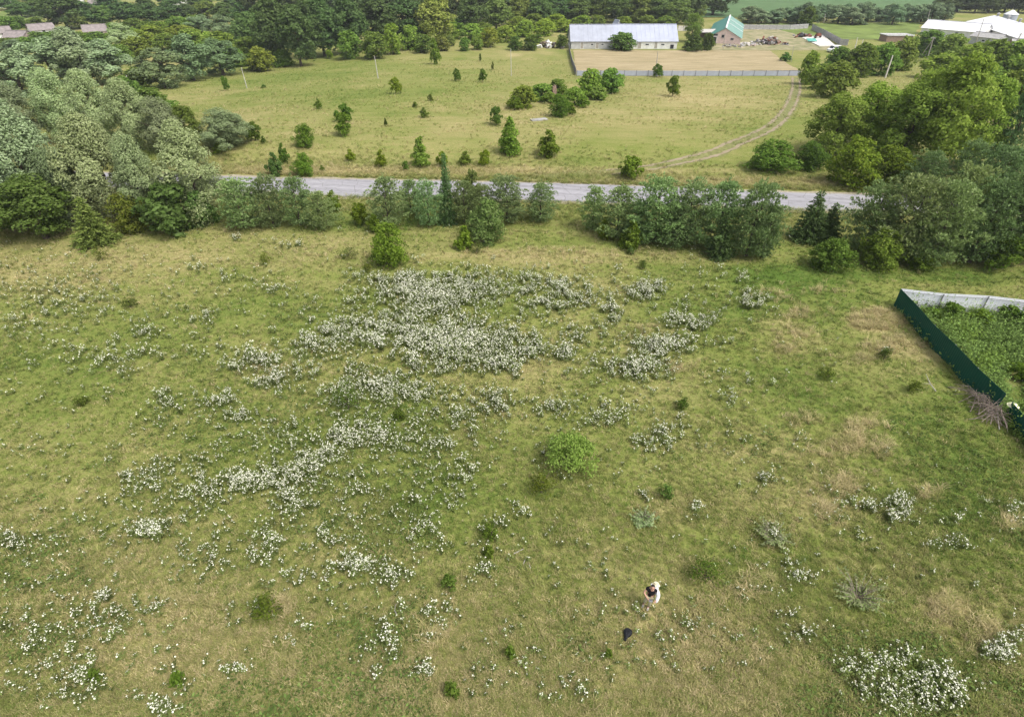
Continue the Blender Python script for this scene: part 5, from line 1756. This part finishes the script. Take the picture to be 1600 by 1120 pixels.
# leafy weeds and thistles that stand out on the near meadow
WEEDS = [(702, 918, 900, 32, (.75, .9, .7), 'dark green leafy weed clump left of the bottom centre'), (768, 842, 820, 30, (.75, .95, .6), 'dark green nettle clump above the cut stems in the lower middle'),
         (765, 868, 855, 22, (.9, 1.1, .7), 'small bright green weed just below the nettle clump'), (797, 1025, 1012, 20, (.8, 1.0, .7), 'tiny dark weed tuft at the bottom centre'),
         (1040, 778, 760, 30, (.8, 1.0, .9), 'dark green weed right of the pale thistle'), (1064, 640, 622, 26, (.6, .8, .6), 'dark green weed by the middle right flowers'),
         (575, 425, 412, 16, (1.0, .95, .8), 'faint weed left of the round bush'), (160, 407, 388, 26, (.95, .9, .8), 'straggly weed on the grass below the yellowish shrub'),
         (415, 413, 396, 22, (1.0, .95, .7), 'small weed on the grass left of the round bush row'), (205, 480, 466, 30, (.75, .85, .8), 'dark weed patch on the left meadow'),
         (130, 632, 622, 26, (.75, .85, .7), 'dark low weed at the left above the tall grass'), (545, 640, 606, 60, (.6, .75, .6), 'broad dark weed clump under the flowers left of centre'),
         (1380, 562, 545, 24, (.7, .85, .8), 'weed with a few white blooms near the green fence'), (1425, 612, 596, 34, (.75, .85, .6), 'dark tussocky weed before the green fence'),
         (625, 655, 640, 26, (.6, .75, .5), 'dark green tuft below the middle flower patch'), (985, 398, 388, 14, (.8, .95, 1.1), 'bluish weed below the right roadside thicket'),
         (745, 395, 384, 34, (.85, .95, 1.1), 'grey green weed patch right of the round bush'), (545, 402, 390, 40, (.85, .95, 1.0), 'low grey green weed patch left of the round bush'),
         (1004, 420, 408, 16, (.8, .9, .9), 'dark weed tuft right of the upper flowers'), (1290, 590, 575, 34, (.85, .9, .7), 'dull green weed mat in the right middle'),
         (1100, 905, 880, 60, (.7, .85, .6), 'wide dark weed mat right of the person'), (420, 958, 935, 60, (.8, .95, .6), 'dark green weed mat at lower left'),
         (845, 770, 745, 60, (.75, .85, .5), 'dark grassy weed clump left below the small tree'), (950, 1025, 1012, 14, (.85, 1.1, .7), 'small bright weed below the black bag'),
         (705, 1085, 1070, 30, (.8, .95, .7), 'leafy weed at the bottom left of centre'), (282, 1070, 1055, 30, (.8, 1, .6), 'green weed at the lower left bottom edge'), (150, 1062, 1050, 26, (.7, .95, .6), 'dark weed among flowers in the lower left corner')]
wk = 0
for (cx, by, ty, w, tint, lab) in WEEDS:
    near_tree('weed_clump', lab, 'weed', cx, by, ty, w, 9, .45, 380 + int(w * 4), .11, FO['shrub'], (tint[0] * 1.0, tint[1] * .8, tint[2] * 1.2), 'shrub', 40 + wk, .5, .3, 4)
    wk += 1
for (cx, by, ty, w, tint, lab) in [(1205, 842, 800, 56, (1.75, 1.45, 4.0), 'pale grey green thistle clump in the lower right meadow'), (1338, 935, 885, 76, (1.55, 1.2, 3.2), 'large grey brown thistle clump at lower right'),
                                   (1005, 815, 790, 40, (1.75, 1.5, 4.3), 'pale bluish thistle above the person')]:
    rg = np.random.default_rng(wk); wk += 1
    p = G(cx, by)
    r_ = .5 * w * mpp(p)
    o = thing('thistle', lab, 'thistle', p)
    bm = bmesh.new()
    base_pts, base_n = [], []
    for i in range(46):
        a_ = i * 2.4
        L = r_ * (.5 + .6 * rg.random())
        el = .25 + .5 * rg.random()
        tip = (math.cos(a_) * L, math.sin(a_) * L, .08 + L * el)
        add_tube(bm, [(0, 0, 0), (tip[0] * .5, tip[1] * .5, tip[2] * .7), tip], [.014, .01, .005], 4)
        for t in np.linspace(.25, 1.05, 14):
            base_pts.append((tip[0] * t + .03 * rg.normal(), tip[1] * t + .03 * rg.normal(), tip[2] * (t ** .8) + .03 * rg.normal()))
            base_n.append((math.cos(a_) * .4, math.sin(a_) * .4, 1))
    obj('stem', bm, M['deadwood'], o)
    c = obj('leaves', leaves_mesh('leaves', np.array(base_pts), np.array(base_n, float), .17, .34, .25, .5, rg, FO['shrub']), None, o)
    c.color = (*tint, 1)

# shrubs inside the garden, along the white fence
GB = [(1489, 497, 474, 36, (.7, .85, .8)), (1535, 503, 484, 40, (1.0, 1.05, .8)), (1462, 495, 482, 26, (1.0, 1.05, .8)), (1575, 503, 478, 40, (.65, .8, .75)), (1610, 508, 478, 46, (.65, .8, .8)), (1595, 590, 568, 34, (.9, 1.0, .8))]
row([(a_, b_, c_, d_, 'bush', e_) for a_, b_, c_, d_, e_ in GB], 'garden_bush', 'bush', 'bushes in the fenced garden', lambda n: 'leafy garden bush behind the green fence, %s from left' % n)

# ------------------------------------------------------------------ countless small plants (grass, flowers): one object per kind of cover
def blades(name, n, h, spread, w, rg, curve=.35, mat=None):
    vs, fs = [], []
    for i in range(n):
        a_ = rg.random() * 6.283
        b_ = rg.random() * 6.283
        r0_ = spread * math.sqrt(rg.random()) * .5
        x, y = r0_ * math.cos(b_), r0_ * math.sin(b_)
        hh = h * (.55 + .6 * rg.random())
        lx, ly = math.cos(a_) * hh * curve, math.sin(a_) * hh * curve
        sx, sy = -math.sin(a_) * w * .5, math.cos(a_) * w * .5
        k = len(vs)
        vs += [(x - sx, y - sy, -.03), (x + sx, y + sy, -.03), (x + lx * .4 + sx * .8, y + ly * .4 + sy * .8, hh * .62), (x + lx * .4 - sx * .8, y + ly * .4 - sy * .8, hh * .62), (x + lx * 1.3, y + ly * 1.3, hh)]
        fs += [(k, k + 1, k + 2, k + 3), (k + 3, k + 2, k + 4, k + 4)]
    me = bpy.data.meshes.new(name)
    me.from_pydata(vs, [], [f if f[2] != f[3] else f[:3] for f in fs])
    me.materials.append(mat)
    return me


def flower_plant(name, branches, per, h, spread, head, rg, mats):
    """a branching white meadow flower: thin stems, narrow leaves, loose bunches of small flat heads"""
    vs, fs, mi = [], [], []
    for i in range(branches):
        b_ = rg.random() * 6.283
        r0_ = spread * rg.random() ** .6
        bx_, by_ = r0_ * math.cos(b_), r0_ * math.sin(b_)
        bz = h * (.6 + .5 * rg.random())
        k = len(vs)
        vs += [(bx_ * .3 - .008, by_ * .3, -.02), (bx_ * .3 + .008, by_ * .3, -.02), (bx_ + .005, by_, bz - .05), (bx_ - .005, by_, bz - .05)]
        fs.append((k, k + 1, k + 2, k + 3)); mi.append(0)
        for _ in range(7):
            t = .15 + .8 * rg.random()
            a_ = rg.random() * 6.283
            lx, ly, lz = bx_ * (.3 + .7 * t), by_ * (.3 + .7 * t), bz * t
            k = len(vs)
            L = .09 + .08 * rg.random()
            vs += [(lx, ly, lz), (lx + math.cos(a_ + .3) * L * .5, ly + math.sin(a_ + .3) * L * .5, lz + .04), (lx + math.cos(a_) * L, ly + math.sin(a_) * L, lz + .02), (lx + math.cos(a_ - .3) * L * .5, ly + math.sin(a_ - .3) * L * .5, lz + .04)]
            fs.append((k, k + 1, k + 2, k + 3)); mi.append(0)
        for _ in range(max(1, int(per * (.5 + rg.random())))):
            hx, hy, hz = bx_ + .045 * rg.normal(), by_ + .045 * rg.normal(), bz + .03 * rg.normal()
            hr_ = head * (.5 + .8 * rg.random())
            tx, ty = rg.normal() * .5, rg.normal() * .5
            k = len(vs)
            vs.append((hx, hy, hz + .01))
            for q in range(5):
                rx_, ry_ = hr_ * math.cos(q * 1.2566 + b_) * (.7 + .5 * rg.random()), hr_ * math.sin(q * 1.2566 + b_) * (.7 + .5 * rg.random())
                vs.append((hx + rx_, hy + ry_, hz + rx_ * tx + ry_ * ty))
            for q in range(5):
                fs.append((k, k + 1 + q, k + 1 + (q + 1) % 5)); mi.append(1)
    me = bpy.data.meshes.new(name)
    me.from_pydata(vs, [], fs)
    for m_ in mats:
        me.materials.append(m_)
    me.polygons.foreach_set('material_index', mi)
    return me


def rosette(name, n, leaf, h, rg, mat):
    pts = np.stack([rg.normal(size=n) * leaf * 1.1, rg.normal(size=n) * leaf * 1.1, np.abs(rg.normal(size=n)) * h * .6 + .02], -1)
    return leaves_mesh(name, pts, np.tile([0, 0, 1.0], (n, 1)), leaf, .55, .15, .7, rg, mat)


def scatter(name, label, cat, protos, x, y, idx, scl, tint, sink=0.0):
    """one cover object: points on the ground, a plant on every point"""
    n = len(x)
    me = bpy.data.meshes.new(name)
    me.vertices.add(n)
    co = np.stack([x, y, hgt(x, y) - sink], -1).astype(np.float32)
    me.vertices.foreach_set('co', co.ravel())
    at = me.attributes.new('idx', 'INT', 'POINT'); at.data.foreach_set('value', idx.astype(np.int32))
    at = me.attributes.new('scl', 'FLOAT', 'POINT'); at.data.foreach_set('value', scl.astype(np.float32))
    rot = np.zeros((n, 3), np.float32)
    rot[:, 2] = rng.random(n) * 6.283
    rot[:, 0] = rng.normal(size=n) * .12
    at = me.attributes.new('rot', 'FLOAT_VECTOR', 'POINT'); at.data.foreach_set('vector', rot.ravel())
    at = me.attributes.new('tint', 'FLOAT_COLOR', 'POINT')
    at.data.foreach_set('color', np.concatenate([tint, np.ones((n, 1))], 1).astype(np.float32).ravel())
    o = obj(name, me)
    tag(o, label, cat, kind='stuff')
    ng = bpy.data.node_groups.new(name, 'GeometryNodeTree')
    ng.interface.new_socket('Geometry', in_out='INPUT', socket_type='NodeSocketGeometry')
    ng.interface.new_socket('Geometry', in_out='OUTPUT', socket_type='NodeSocketGeometry')
    gi = ng.nodes.new('NodeGroupInput'); go = ng.nodes.new('NodeGroupOutput')
    join = ng.nodes.new('GeometryNodeGeometryToInstance')
    for pm in reversed(protos):
        po = bpy.data.objects.new(name + '_plant', pm)
        oi = ng.nodes.new('GeometryNodeObjectInfo')
        oi.inputs['Object'].default_value = po
        ng.links.new(oi.outputs['Geometry'], join.inputs[0])
    iop = ng.nodes.new('GeometryNodeInstanceOnPoints')
    iop.inputs['Pick Instance'].default_value = True

    def named(nm, typ):
        k = ng.nodes.new('GeometryNodeInputNamedAttribute')
        k.data_type = typ
        k.inputs['Name'].default_value = nm
        return k.outputs['Attribute']
    ng.links.new(gi.outputs[0], iop.inputs['Points'])
    ng.links.new(join.outputs[0], iop.inputs['Instance'])
    ng.links.new(named('idx', 'INT'), iop.inputs['Instance Index'])
    e2r = ng.nodes.new('FunctionNodeEulerToRotation')
    ng.links.new(named('rot', 'FLOAT_VECTOR'), e2r.inputs[0])
    ng.links.new(e2r.outputs[0], iop.inputs['Rotation'])
    ng.links.new(named('scl', 'FLOAT'), iop.inputs['Scale'])
    ng.links.new(iop.outputs[0], go.inputs[0])
    md = o.modifiers.new('plants', 'NODES')
    md.node_group = ng
    return o


rg = np.random.default_rng(11)
# --- meadow grass tufts, thinner with distance
def field_points(n, y0, y1, power):
    """points over the near meadow, denser towards the viewer's side"""
    u = rg.random(n)
    y = (y0 ** (1 - power) + u * (y1 ** (1 - power) - y0 ** (1 - power))) ** (1 / (1 - power))
    half = 12 + 0.98 * y
    x = (rg.random(n) * 2 - 1) * half
    return x, y


fdx, fdy = (c2 - c0).normalized().x, (c2 - c0).normalized().y


def in_garden(x, y):
    # right of the green fence line and nearer than the white fence
    s1 = (x - c0.x) * fdy - (y - c0.y) * fdx          # >0 on the right of the line running towards the viewer
    s2 = (x - c0.x) * wd.y - (y - c0.y) * wd.x
    return (s1 < 0) & (s2 > 0)


x, y = field_points(120000, 9, 61, 1.35)
dr = np.clip(dryness(x, y) + .24 * rg.normal(size=len(x)), 0, 1)
keep = ~in_garden(x, y)
x, y, dr = x[keep], y[keep], dr[keep]
patchy = fbm(x, y, 2.2, 77, 3)
scl = (.55 + .75 * rg.random(len(x))) * (.55 + .9 * patchy) * (1 + .012 * np.maximum(0, y - 25))
short = [blades('tuft', 9, .12, .24, .024, rg, .8, M['grass']), blades('tuft', 12, .09, .28, .022, rg, 1.0, M['grass']), blades('tuft', 7, .20, .16, .016, rg, .6, M['grass'])]
scatter('meadow_grass', 'short olive and straw coloured grass covering the near meadow', 'grass', short, x, y, rg.integers(0, 3, len(x)), scl, tint_of(dr) * (0.95 + .65 * rg.random((len(x), 1))))

# --- dry straw tussocks
def ell_points(items, mult=1.0):
    xs, ys = [], []
    for (cx, cy, rx, ry, n) in items:
        n = int(n * mult)
        a_ = rg.random(n) * 6.283
        r_ = np.where(rg.random(n) < .55, np.sqrt(rg.random(n)) * .95, np.abs(rg.normal(size=n)) * .95)
        gx_, gy_ = ground_xy(cx + rx * r_ * np.cos(a_), cy + ry * r_ * np.sin(a_))
        xs.append(gx_); ys.append(gy_)
    return np.concatenate(xs), np.concatenate(ys)


DT = [(1365, 500, 40, 16, 420), (1395, 535, 26, 14, 110), (1245, 490, 24, 10, 80), (1240, 520, 30, 14, 90), (1225, 545, 14, 8, 50), (1345, 560, 16, 10, 50), (1330, 690, 20, 14, 120), (1340, 665, 24, 10, 90), (1290, 800, 14, 12, 60), (1475, 950, 18, 22, 140),
      (1320, 755, 30, 14, 90), (1450, 770, 24, 10, 60), (1060, 575, 24, 12, 60), (1010, 520, 30, 14, 70), (1300, 700, 40, 20, 70), (1540, 990, 26, 20, 90), (1370, 545, 26, 10, 80), (1180, 915, 30, 24, 60), (1580, 820, 20, 14, 60), (300, 940, 60, 20, 40), (445, 945, 24, 14, 40), (680, 990, 24, 12, 50),
      (900, 395, 180, 10, 260), (500, 400, 200, 20, 240), (150, 430, 170, 40, 320), (1255, 655, 30, 12, 50), (1380, 700, 30, 20, 60), (560, 560, 90, 30, 60), (430, 580, 60, 20, 80), (1430, 470, 20, 10, 30), (1290, 455, 40, 8, 60), (1215, 460, 50, 10, 50)]
x, y = ell_points(DT, .75)
keep = ~in_garden(x, y)
x, y = x[keep], y[keep]
hay = tint_of(np.clip(.8 + .25 * rg.normal(size=len(x)), .3, 1)) * (1.05 + .5 * rg.random((len(x), 1)))
tall = [blades('dry_tuft', 16, .36, .34, .018, rg, .8, M['grass']), blades('dry_tuft', 14, .28, .38, .02, rg, 1.0, M['grass'])]
scatter('dry_tussocks', 'pale straw coloured dry grass tussocks on the near meadow', 'dry grass', tall, x, y, rg.integers(0, 2, len(x)), .5 + .7 * rg.random(len(x)), hay)
# --- rank green grass in the damper hollows
x, y = field_points(15000, 9, 60, 1.2)
dn = dryness(x, y)
k = (fbm(x, y, 3.2, 501, 3) - .45 * dn + .08 * (x > 12) + .2 * (rg.random(len(x)) - .5) > .46) & ~in_garden(x, y)
x, y = x[k], y[k]
rank = tint_of(np.clip(.38 + .16 * rg.normal(size=len(x)), 0, 1)) * (.85 + .4 * rg.random((len(x), 1)))
scatter('rank_grass', 'longer dark green grass tufts scattered over the near meadow', 'grass', tall, x, y, rg.integers(0, 2, len(x)), .4 + .6 * rg.random(len(x)), rank)

# --- green broad leaved herbs between the grass
x, y = field_points(16000, 9, 60, 1.2)
k = (fbm(x, y, 5, 123, 3) - dryness(x, y) * .5 > .385) & ~in_garden(x, y)
x, y = x[k], y[k]
gcol = np.array([.11, .16, .042]) * (.7 + .7 * rg.random((len(x), 1)))
herbs = [rosette('herb', 14, .11, .12, rg, M['herb']), rosette('herb', 9, .13, .2, rg, M['herb'])]
scatter('meadow_herbs', 'low green leafy herbs growing through the near meadow grass', 'herbs', herbs, x, y, rg.integers(0, 2, len(x)), .6 + .8 * rg.random(len(x)), gcol)

# --- white flowers: patches as they lie in the photograph (picture ellipses, number of plants)
FL = [(740, 448, 150, 20, 640), (690, 470, 110, 24, 380), (870, 465, 75, 24, 260), (650, 520, 130, 34, 640), (745, 540, 110, 28, 420), (800, 548, 50, 24, 160), (555, 520, 60, 24, 170), (640, 450, 60, 18, 140), (490, 545, 40, 20, 70), (690, 570, 60, 20, 120), (780, 575, 40, 14, 70),
      (540, 615, 34, 22, 130), (585, 605, 30, 14, 50), (655, 622, 60, 20, 140), (775, 630, 36, 18, 80), (715, 640, 50, 18, 60), (560, 685, 48, 20, 190), (500, 715, 40, 14, 80), (410, 755, 70, 18, 200), (465, 735, 40, 14, 80), (330, 775, 50, 16, 60), (225, 755, 34, 20, 110), (290, 730, 50, 14, 40),
      (420, 850, 24, 22, 60), (240, 830, 30, 14, 50), (480, 790, 60, 20, 80), (510, 840, 40, 20, 40), (560, 890, 30, 14, 40), (610, 900, 38, 16, 60), (1178, 470, 30, 16, 130), (1080, 500, 50, 22, 150), (1040, 545, 50, 18, 130), (990, 580, 50, 20, 150), (1010, 458, 30, 18, 90), (885, 555, 24, 12, 40), (955, 500, 30, 20, 50),
      (868, 642, 38, 14, 80), (930, 652, 46, 18, 70), (1020, 688, 36, 24, 70), (900, 525, 24, 12, 30), (690, 695, 26, 12, 40), (735, 668, 36, 22, 50), (760, 892, 18, 9, 22), (775, 820, 14, 18, 16), (1400, 798, 26, 24, 60), (1475, 852, 26, 14, 34), (1365, 1075, 46, 26, 60), (1440, 1090, 70, 30, 130), (1390, 1035, 30, 14, 40), (1430, 1060, 60, 10, 40), (1555, 1022, 26, 16, 40),
      (1205, 830, 16, 10, 14), (1005, 775, 14, 14, 14), (665, 1050, 10, 8, 12), (90, 1050, 60, 30, 26), (130, 1090, 60, 24, 18), (260, 1110, 30, 12, 24), (370, 1050, 14, 10, 14), (905, 1080, 18, 14, 18), (180, 960, 60, 30, 40), (60, 990, 50, 30, 30), (250, 950, 40, 18, 26), (30, 850, 30, 16, 22),
      (260, 625, 24, 14, 34), (335, 625, 36, 14, 40), (375, 650, 34, 12, 40), (425, 600, 30, 14, 46), (400, 570, 60, 16, 70), (470, 585, 40, 20, 40), (230, 522, 20, 9, 26), (325, 495, 16, 8, 14), (130, 470, 80, 30, 50), (60, 510, 60, 20, 40), (210, 560, 70, 24, 50), (90, 560, 60, 20, 26), (310, 420, 16, 5, 12), (360, 435, 30, 8, 16), (430, 455, 40, 10, 24),
      (465, 385, 22, 5, 18), (370, 375, 10, 6, 8), (1140, 630, 20, 10, 14), (1250, 690, 14, 20, 12), (1195, 750, 12, 8, 12), (1330, 790, 40, 30, 14), (1380, 553, 10, 5, 5), (1125, 440, 50, 16, 30), (1170, 600, 60, 40, 12), (1240, 900, 30, 14, 10), (1255, 985, 40, 20, 14), (1090, 975, 30, 10, 10), (1550, 800, 40, 20, 16), (1590, 990, 14, 20, 8),
      (460, 900, 70, 30, 30), (350, 880, 80, 30, 40), (640, 830, 60, 40, 30), (700, 790, 60, 30, 26), (560, 770, 60, 30, 50), (700, 740, 50, 20, 26), (810, 800, 20, 14, 10), (660, 960, 60, 40, 26), (590, 1010, 50, 40, 20), (480, 1000, 60, 40, 10), (860, 720, 40, 20, 14), (1060, 655, 30, 20, 14), (985, 690, 20, 20, 20), (1090, 800, 10, 10, 6)]
x, y = ell_points(FL[:20], 1.25)
x2, y2 = ell_points(FL[20:], 1.15)
x, y = np.concatenate([x, x2]), np.concatenate([y, y2])
nb_ = len(x)
# thin wide scatter between and around the drifts
WIDE = [(720, 515, 300, 110, 800), (460, 700, 280, 110, 650), (300, 860, 300, 130, 400), (640, 690, 280, 100, 420), (200, 520, 220, 80, 330), (1000, 560, 150, 120, 300), (120, 1000, 170, 110, 120), (620, 900, 200, 100, 220), (1430, 820, 140, 110, 60), (1420, 1040, 120, 60, 90), (560, 600, 160, 70, 260), (80, 440, 150, 50, 160)]
x2, y2 = ell_points(WIDE, 1.35)
kw = .6 * fbm(x2, y2, 3.0, 611, 3) + .4 * fbm(x2, y2, 1.0, 631, 2) + .22 * (rg.random(len(x2)) - .5) > .50
x2, y2 = x2[kw], y2[kw]
x, y = np.concatenate([x, x2]), np.concatenate([y, y2])
big = np.arange(len(x)) < nb_
wide_n = len(x)
# scattered singles over the whole meadow
xs_, ys_ = field_points(2600, 10, 58, 1.2)
k = (fbm(xs_, ys_, 7, 31, 3) - .004 * xs_ + .05 * rg.random(len(xs_)) > .55)
x = np.concatenate([x, xs_[k]]); y = np.concatenate([y, ys_[k]])
big = np.concatenate([big, np.zeros(k.sum(), bool)])
clump = .55 * fbm(x, y, 2.4, 211, 3) + .45 * fbm(x, y, .8, 311, 2)
k = ((clump + .5 * (rg.random(len(x)) - .5) > .38) | ~big) & ~in_garden(x, y)
x, y, clump, big = x[k], y[k], clump[k], big[k]
stemc = np.array([.13, .165, .05]) * (.6 + .8 * rg.random((len(x), 1)))
mats_f = [M['herb'], M['petal']]
fpro = [flower_plant('flower', 6, 4, .50, .26, .024, rg, mats_f), flower_plant('flower', 5, 3, .45, .24, .026, rg, mats_f), flower_plant('flower', 9, 4, .55, .36, .023, rg, mats_f),
        flower_plant('flower', 3, 3, .40, .18, .026, rg, mats_f), flower_plant('flower', 3, 2, .34, .16, .021, rg, mats_f), flower_plant('flower', 2, 3, .3, .12, .020, rg, mats_f)]
near = y < 30
pick = rg.integers(0, 4, len(x))
pick = np.where((pick == 2) & (clump < .56), 3, pick)
pick = np.where(near & (rg.random(len(x)) < .5) & (clump < .62), rg.integers(3, 6, len(x)), pick)
pick = np.where(big, pick, rg.integers(3, 6, len(x)))
scl = (.65 + .6 * rg.random(len(x))) * np.where(y > 30, 1.15, 1.0)
scatter('white_wildflowers', 'white meadow flowers blooming in drifts across the near meadow', 'wildflowers', fpro, x, y, pick, scl, stemc)

# --- rough grass and weeds along the verge and under the roadside pines
n = 30000
px_ = rg.random(n)
t_ = (rg.random(n) - .3) * 1.0
bx = (px_ * 2 - 1) * 95
nrm_r = Vector((-rd.y, rd.x, 0))
base = np.array([[r1.x, r1.y]]) + bx[:, None] * np.array([[rd.x, rd.y]])
off = np.where(rg.random(n) < .55, 3.1 + np.abs(rg.normal(size=n)) * 3.2, -3.1 - np.abs(rg.normal(size=n)) * 4.0)
x = base[:, 0] + off * nrm_r.x; y = base[:, 1] + off * nrm_r.y
dr = np.clip(dryness(x, y) + .15 * rg.normal(size=n), 0, 1)
scatter('verge_grass', 'rough tall grass along both verges of the road', 'grass', tall, x, y, rg.integers(0, 2, n), .55 + .8 * rg.random(n), tint_of(dr) * 1.3)

# --- tufts and weeds over the far meadow
n = 42000
yy = 74 + (rg.random(n) ** 1.3) * 120
xx = (rg.random(n) * 2 - 1) * (25 + .62 * yy)
cl = fbm(xx, yy, 6, 301, 3)
q1, q2 = G(902, 117), G(1250, 80)
k = (cl + .5 * (rg.random(n) - .5) > .47) & ~((yy > A0.y - .5) & (xx > A0.x - 1) & (xx < G(1250, 110).x + 12))
xx, yy = xx[k], yy[k]
dtr = np.array([np.array([(p_.x, p_.y)]) for p_ in trk_pts])[:, 0]
dmin = np.min(np.hypot(xx[:, None] - dtr[None, :, 0], yy[:, None] - dtr[None, :, 1]), axis=1)
k = dmin > 1.6
xx, yy = xx[k], yy[k]
bxy = np.array([(o.location.x, o.location.y, o.scale.x) for o in TREES if o.name.startswith(('meadow_bush', 'thicket_bush', 'low_shrub', 'large_shrub'))])
rep_ = np.repeat(bxy, 26, axis=0)
an_ = rg.random(len(rep_)) * 6.283
rr_ = (.5 + 1.3 * rg.random(len(rep_))) * np.maximum(.6, rep_[:, 2] * 1.3)
xx = np.concatenate([xx, rep_[:, 0] + rr_ * np.cos(an_)]); yy = np.concatenate([yy, rep_[:, 1] + rr_ * np.sin(an_)])
dr = np.clip(dryness(xx, yy) + .2 * rg.normal(size=len(xx)), 0, 1)
scatter('far_meadow_grass', 'rough grass tufts over the meadow across the road', 'grass', tall, xx, yy, rg.integers(0, 2, len(xx)), .45 + .75 * rg.random(len(xx)), tint_of(dr) * 1.35)

# --- garden crop inside the fence
n = 3000
uu = rg.random(n); vv = rg.random(n)
gx_, gy_ = ground_xy(1410 + uu * 260, 478 + vv * 220)
k = in_garden(gx_, gy_)
gpx_, gpy_ = project(gx_, gy_, hgt(gx_, gy_))
k &= ~((np.abs(gpx_ - 1585) < 18) & (np.abs(gpy_ - 605) < 26))
gx_, gy_ = gx_[k], gy_[k]
crop = [rosette('crop_plant', 60, .17, .55, rg, M['herb']), rosette('crop_plant', 40, .2, .4, rg, M['herb']), rosette('crop_plant', 50, .14, .8, rg, M['herb'])]
gc = np.array([.185, .275, .058]) * (.65 + .8 * rg.random((len(gx_), 1))) * np.where(fbm(gx_, gy_, 3, 9)[:, None] > .5, 1.0, np.array([[.95, .95, 1.2]]))
scatter('garden_plants', 'dense leafy vegetable plants and weeds filling the fenced garden', 'garden plants', crop, gx_, gy_, rg.integers(0, 3, len(gx_)), .55 + .6 * rg.random(len(gx_)), gc)

# ------------------------------------------------------------------ thin summer haze over the valley
bm = bmesh.new()
add_box(bm, 0, 600, 10, 2600, 1700, 50)
hz = bpy.data.materials.new('thin_haze')
hz.use_nodes = True
ht = hz.node_tree
ht.nodes.clear()
ho = ht.nodes.new('ShaderNodeOutputMaterial')
hv = ht.nodes.new('ShaderNodeVolumePrincipled')
hv.inputs['Color'].default_value = (.86, .90, .95, 1)
hv.inputs['Density'].default_value = 0.00018
hv.inputs['Anisotropy'].default_value = 0.2
ht.links.new(hv.outputs[0], ho.inputs['Volume'])
o = obj('haze', bm, hz)
tag(o, 'thin pale summer haze hanging over the whole valley', 'haze', kind='stuff')

for o in TREES:
    if '_px' in o:
        del o['_px']
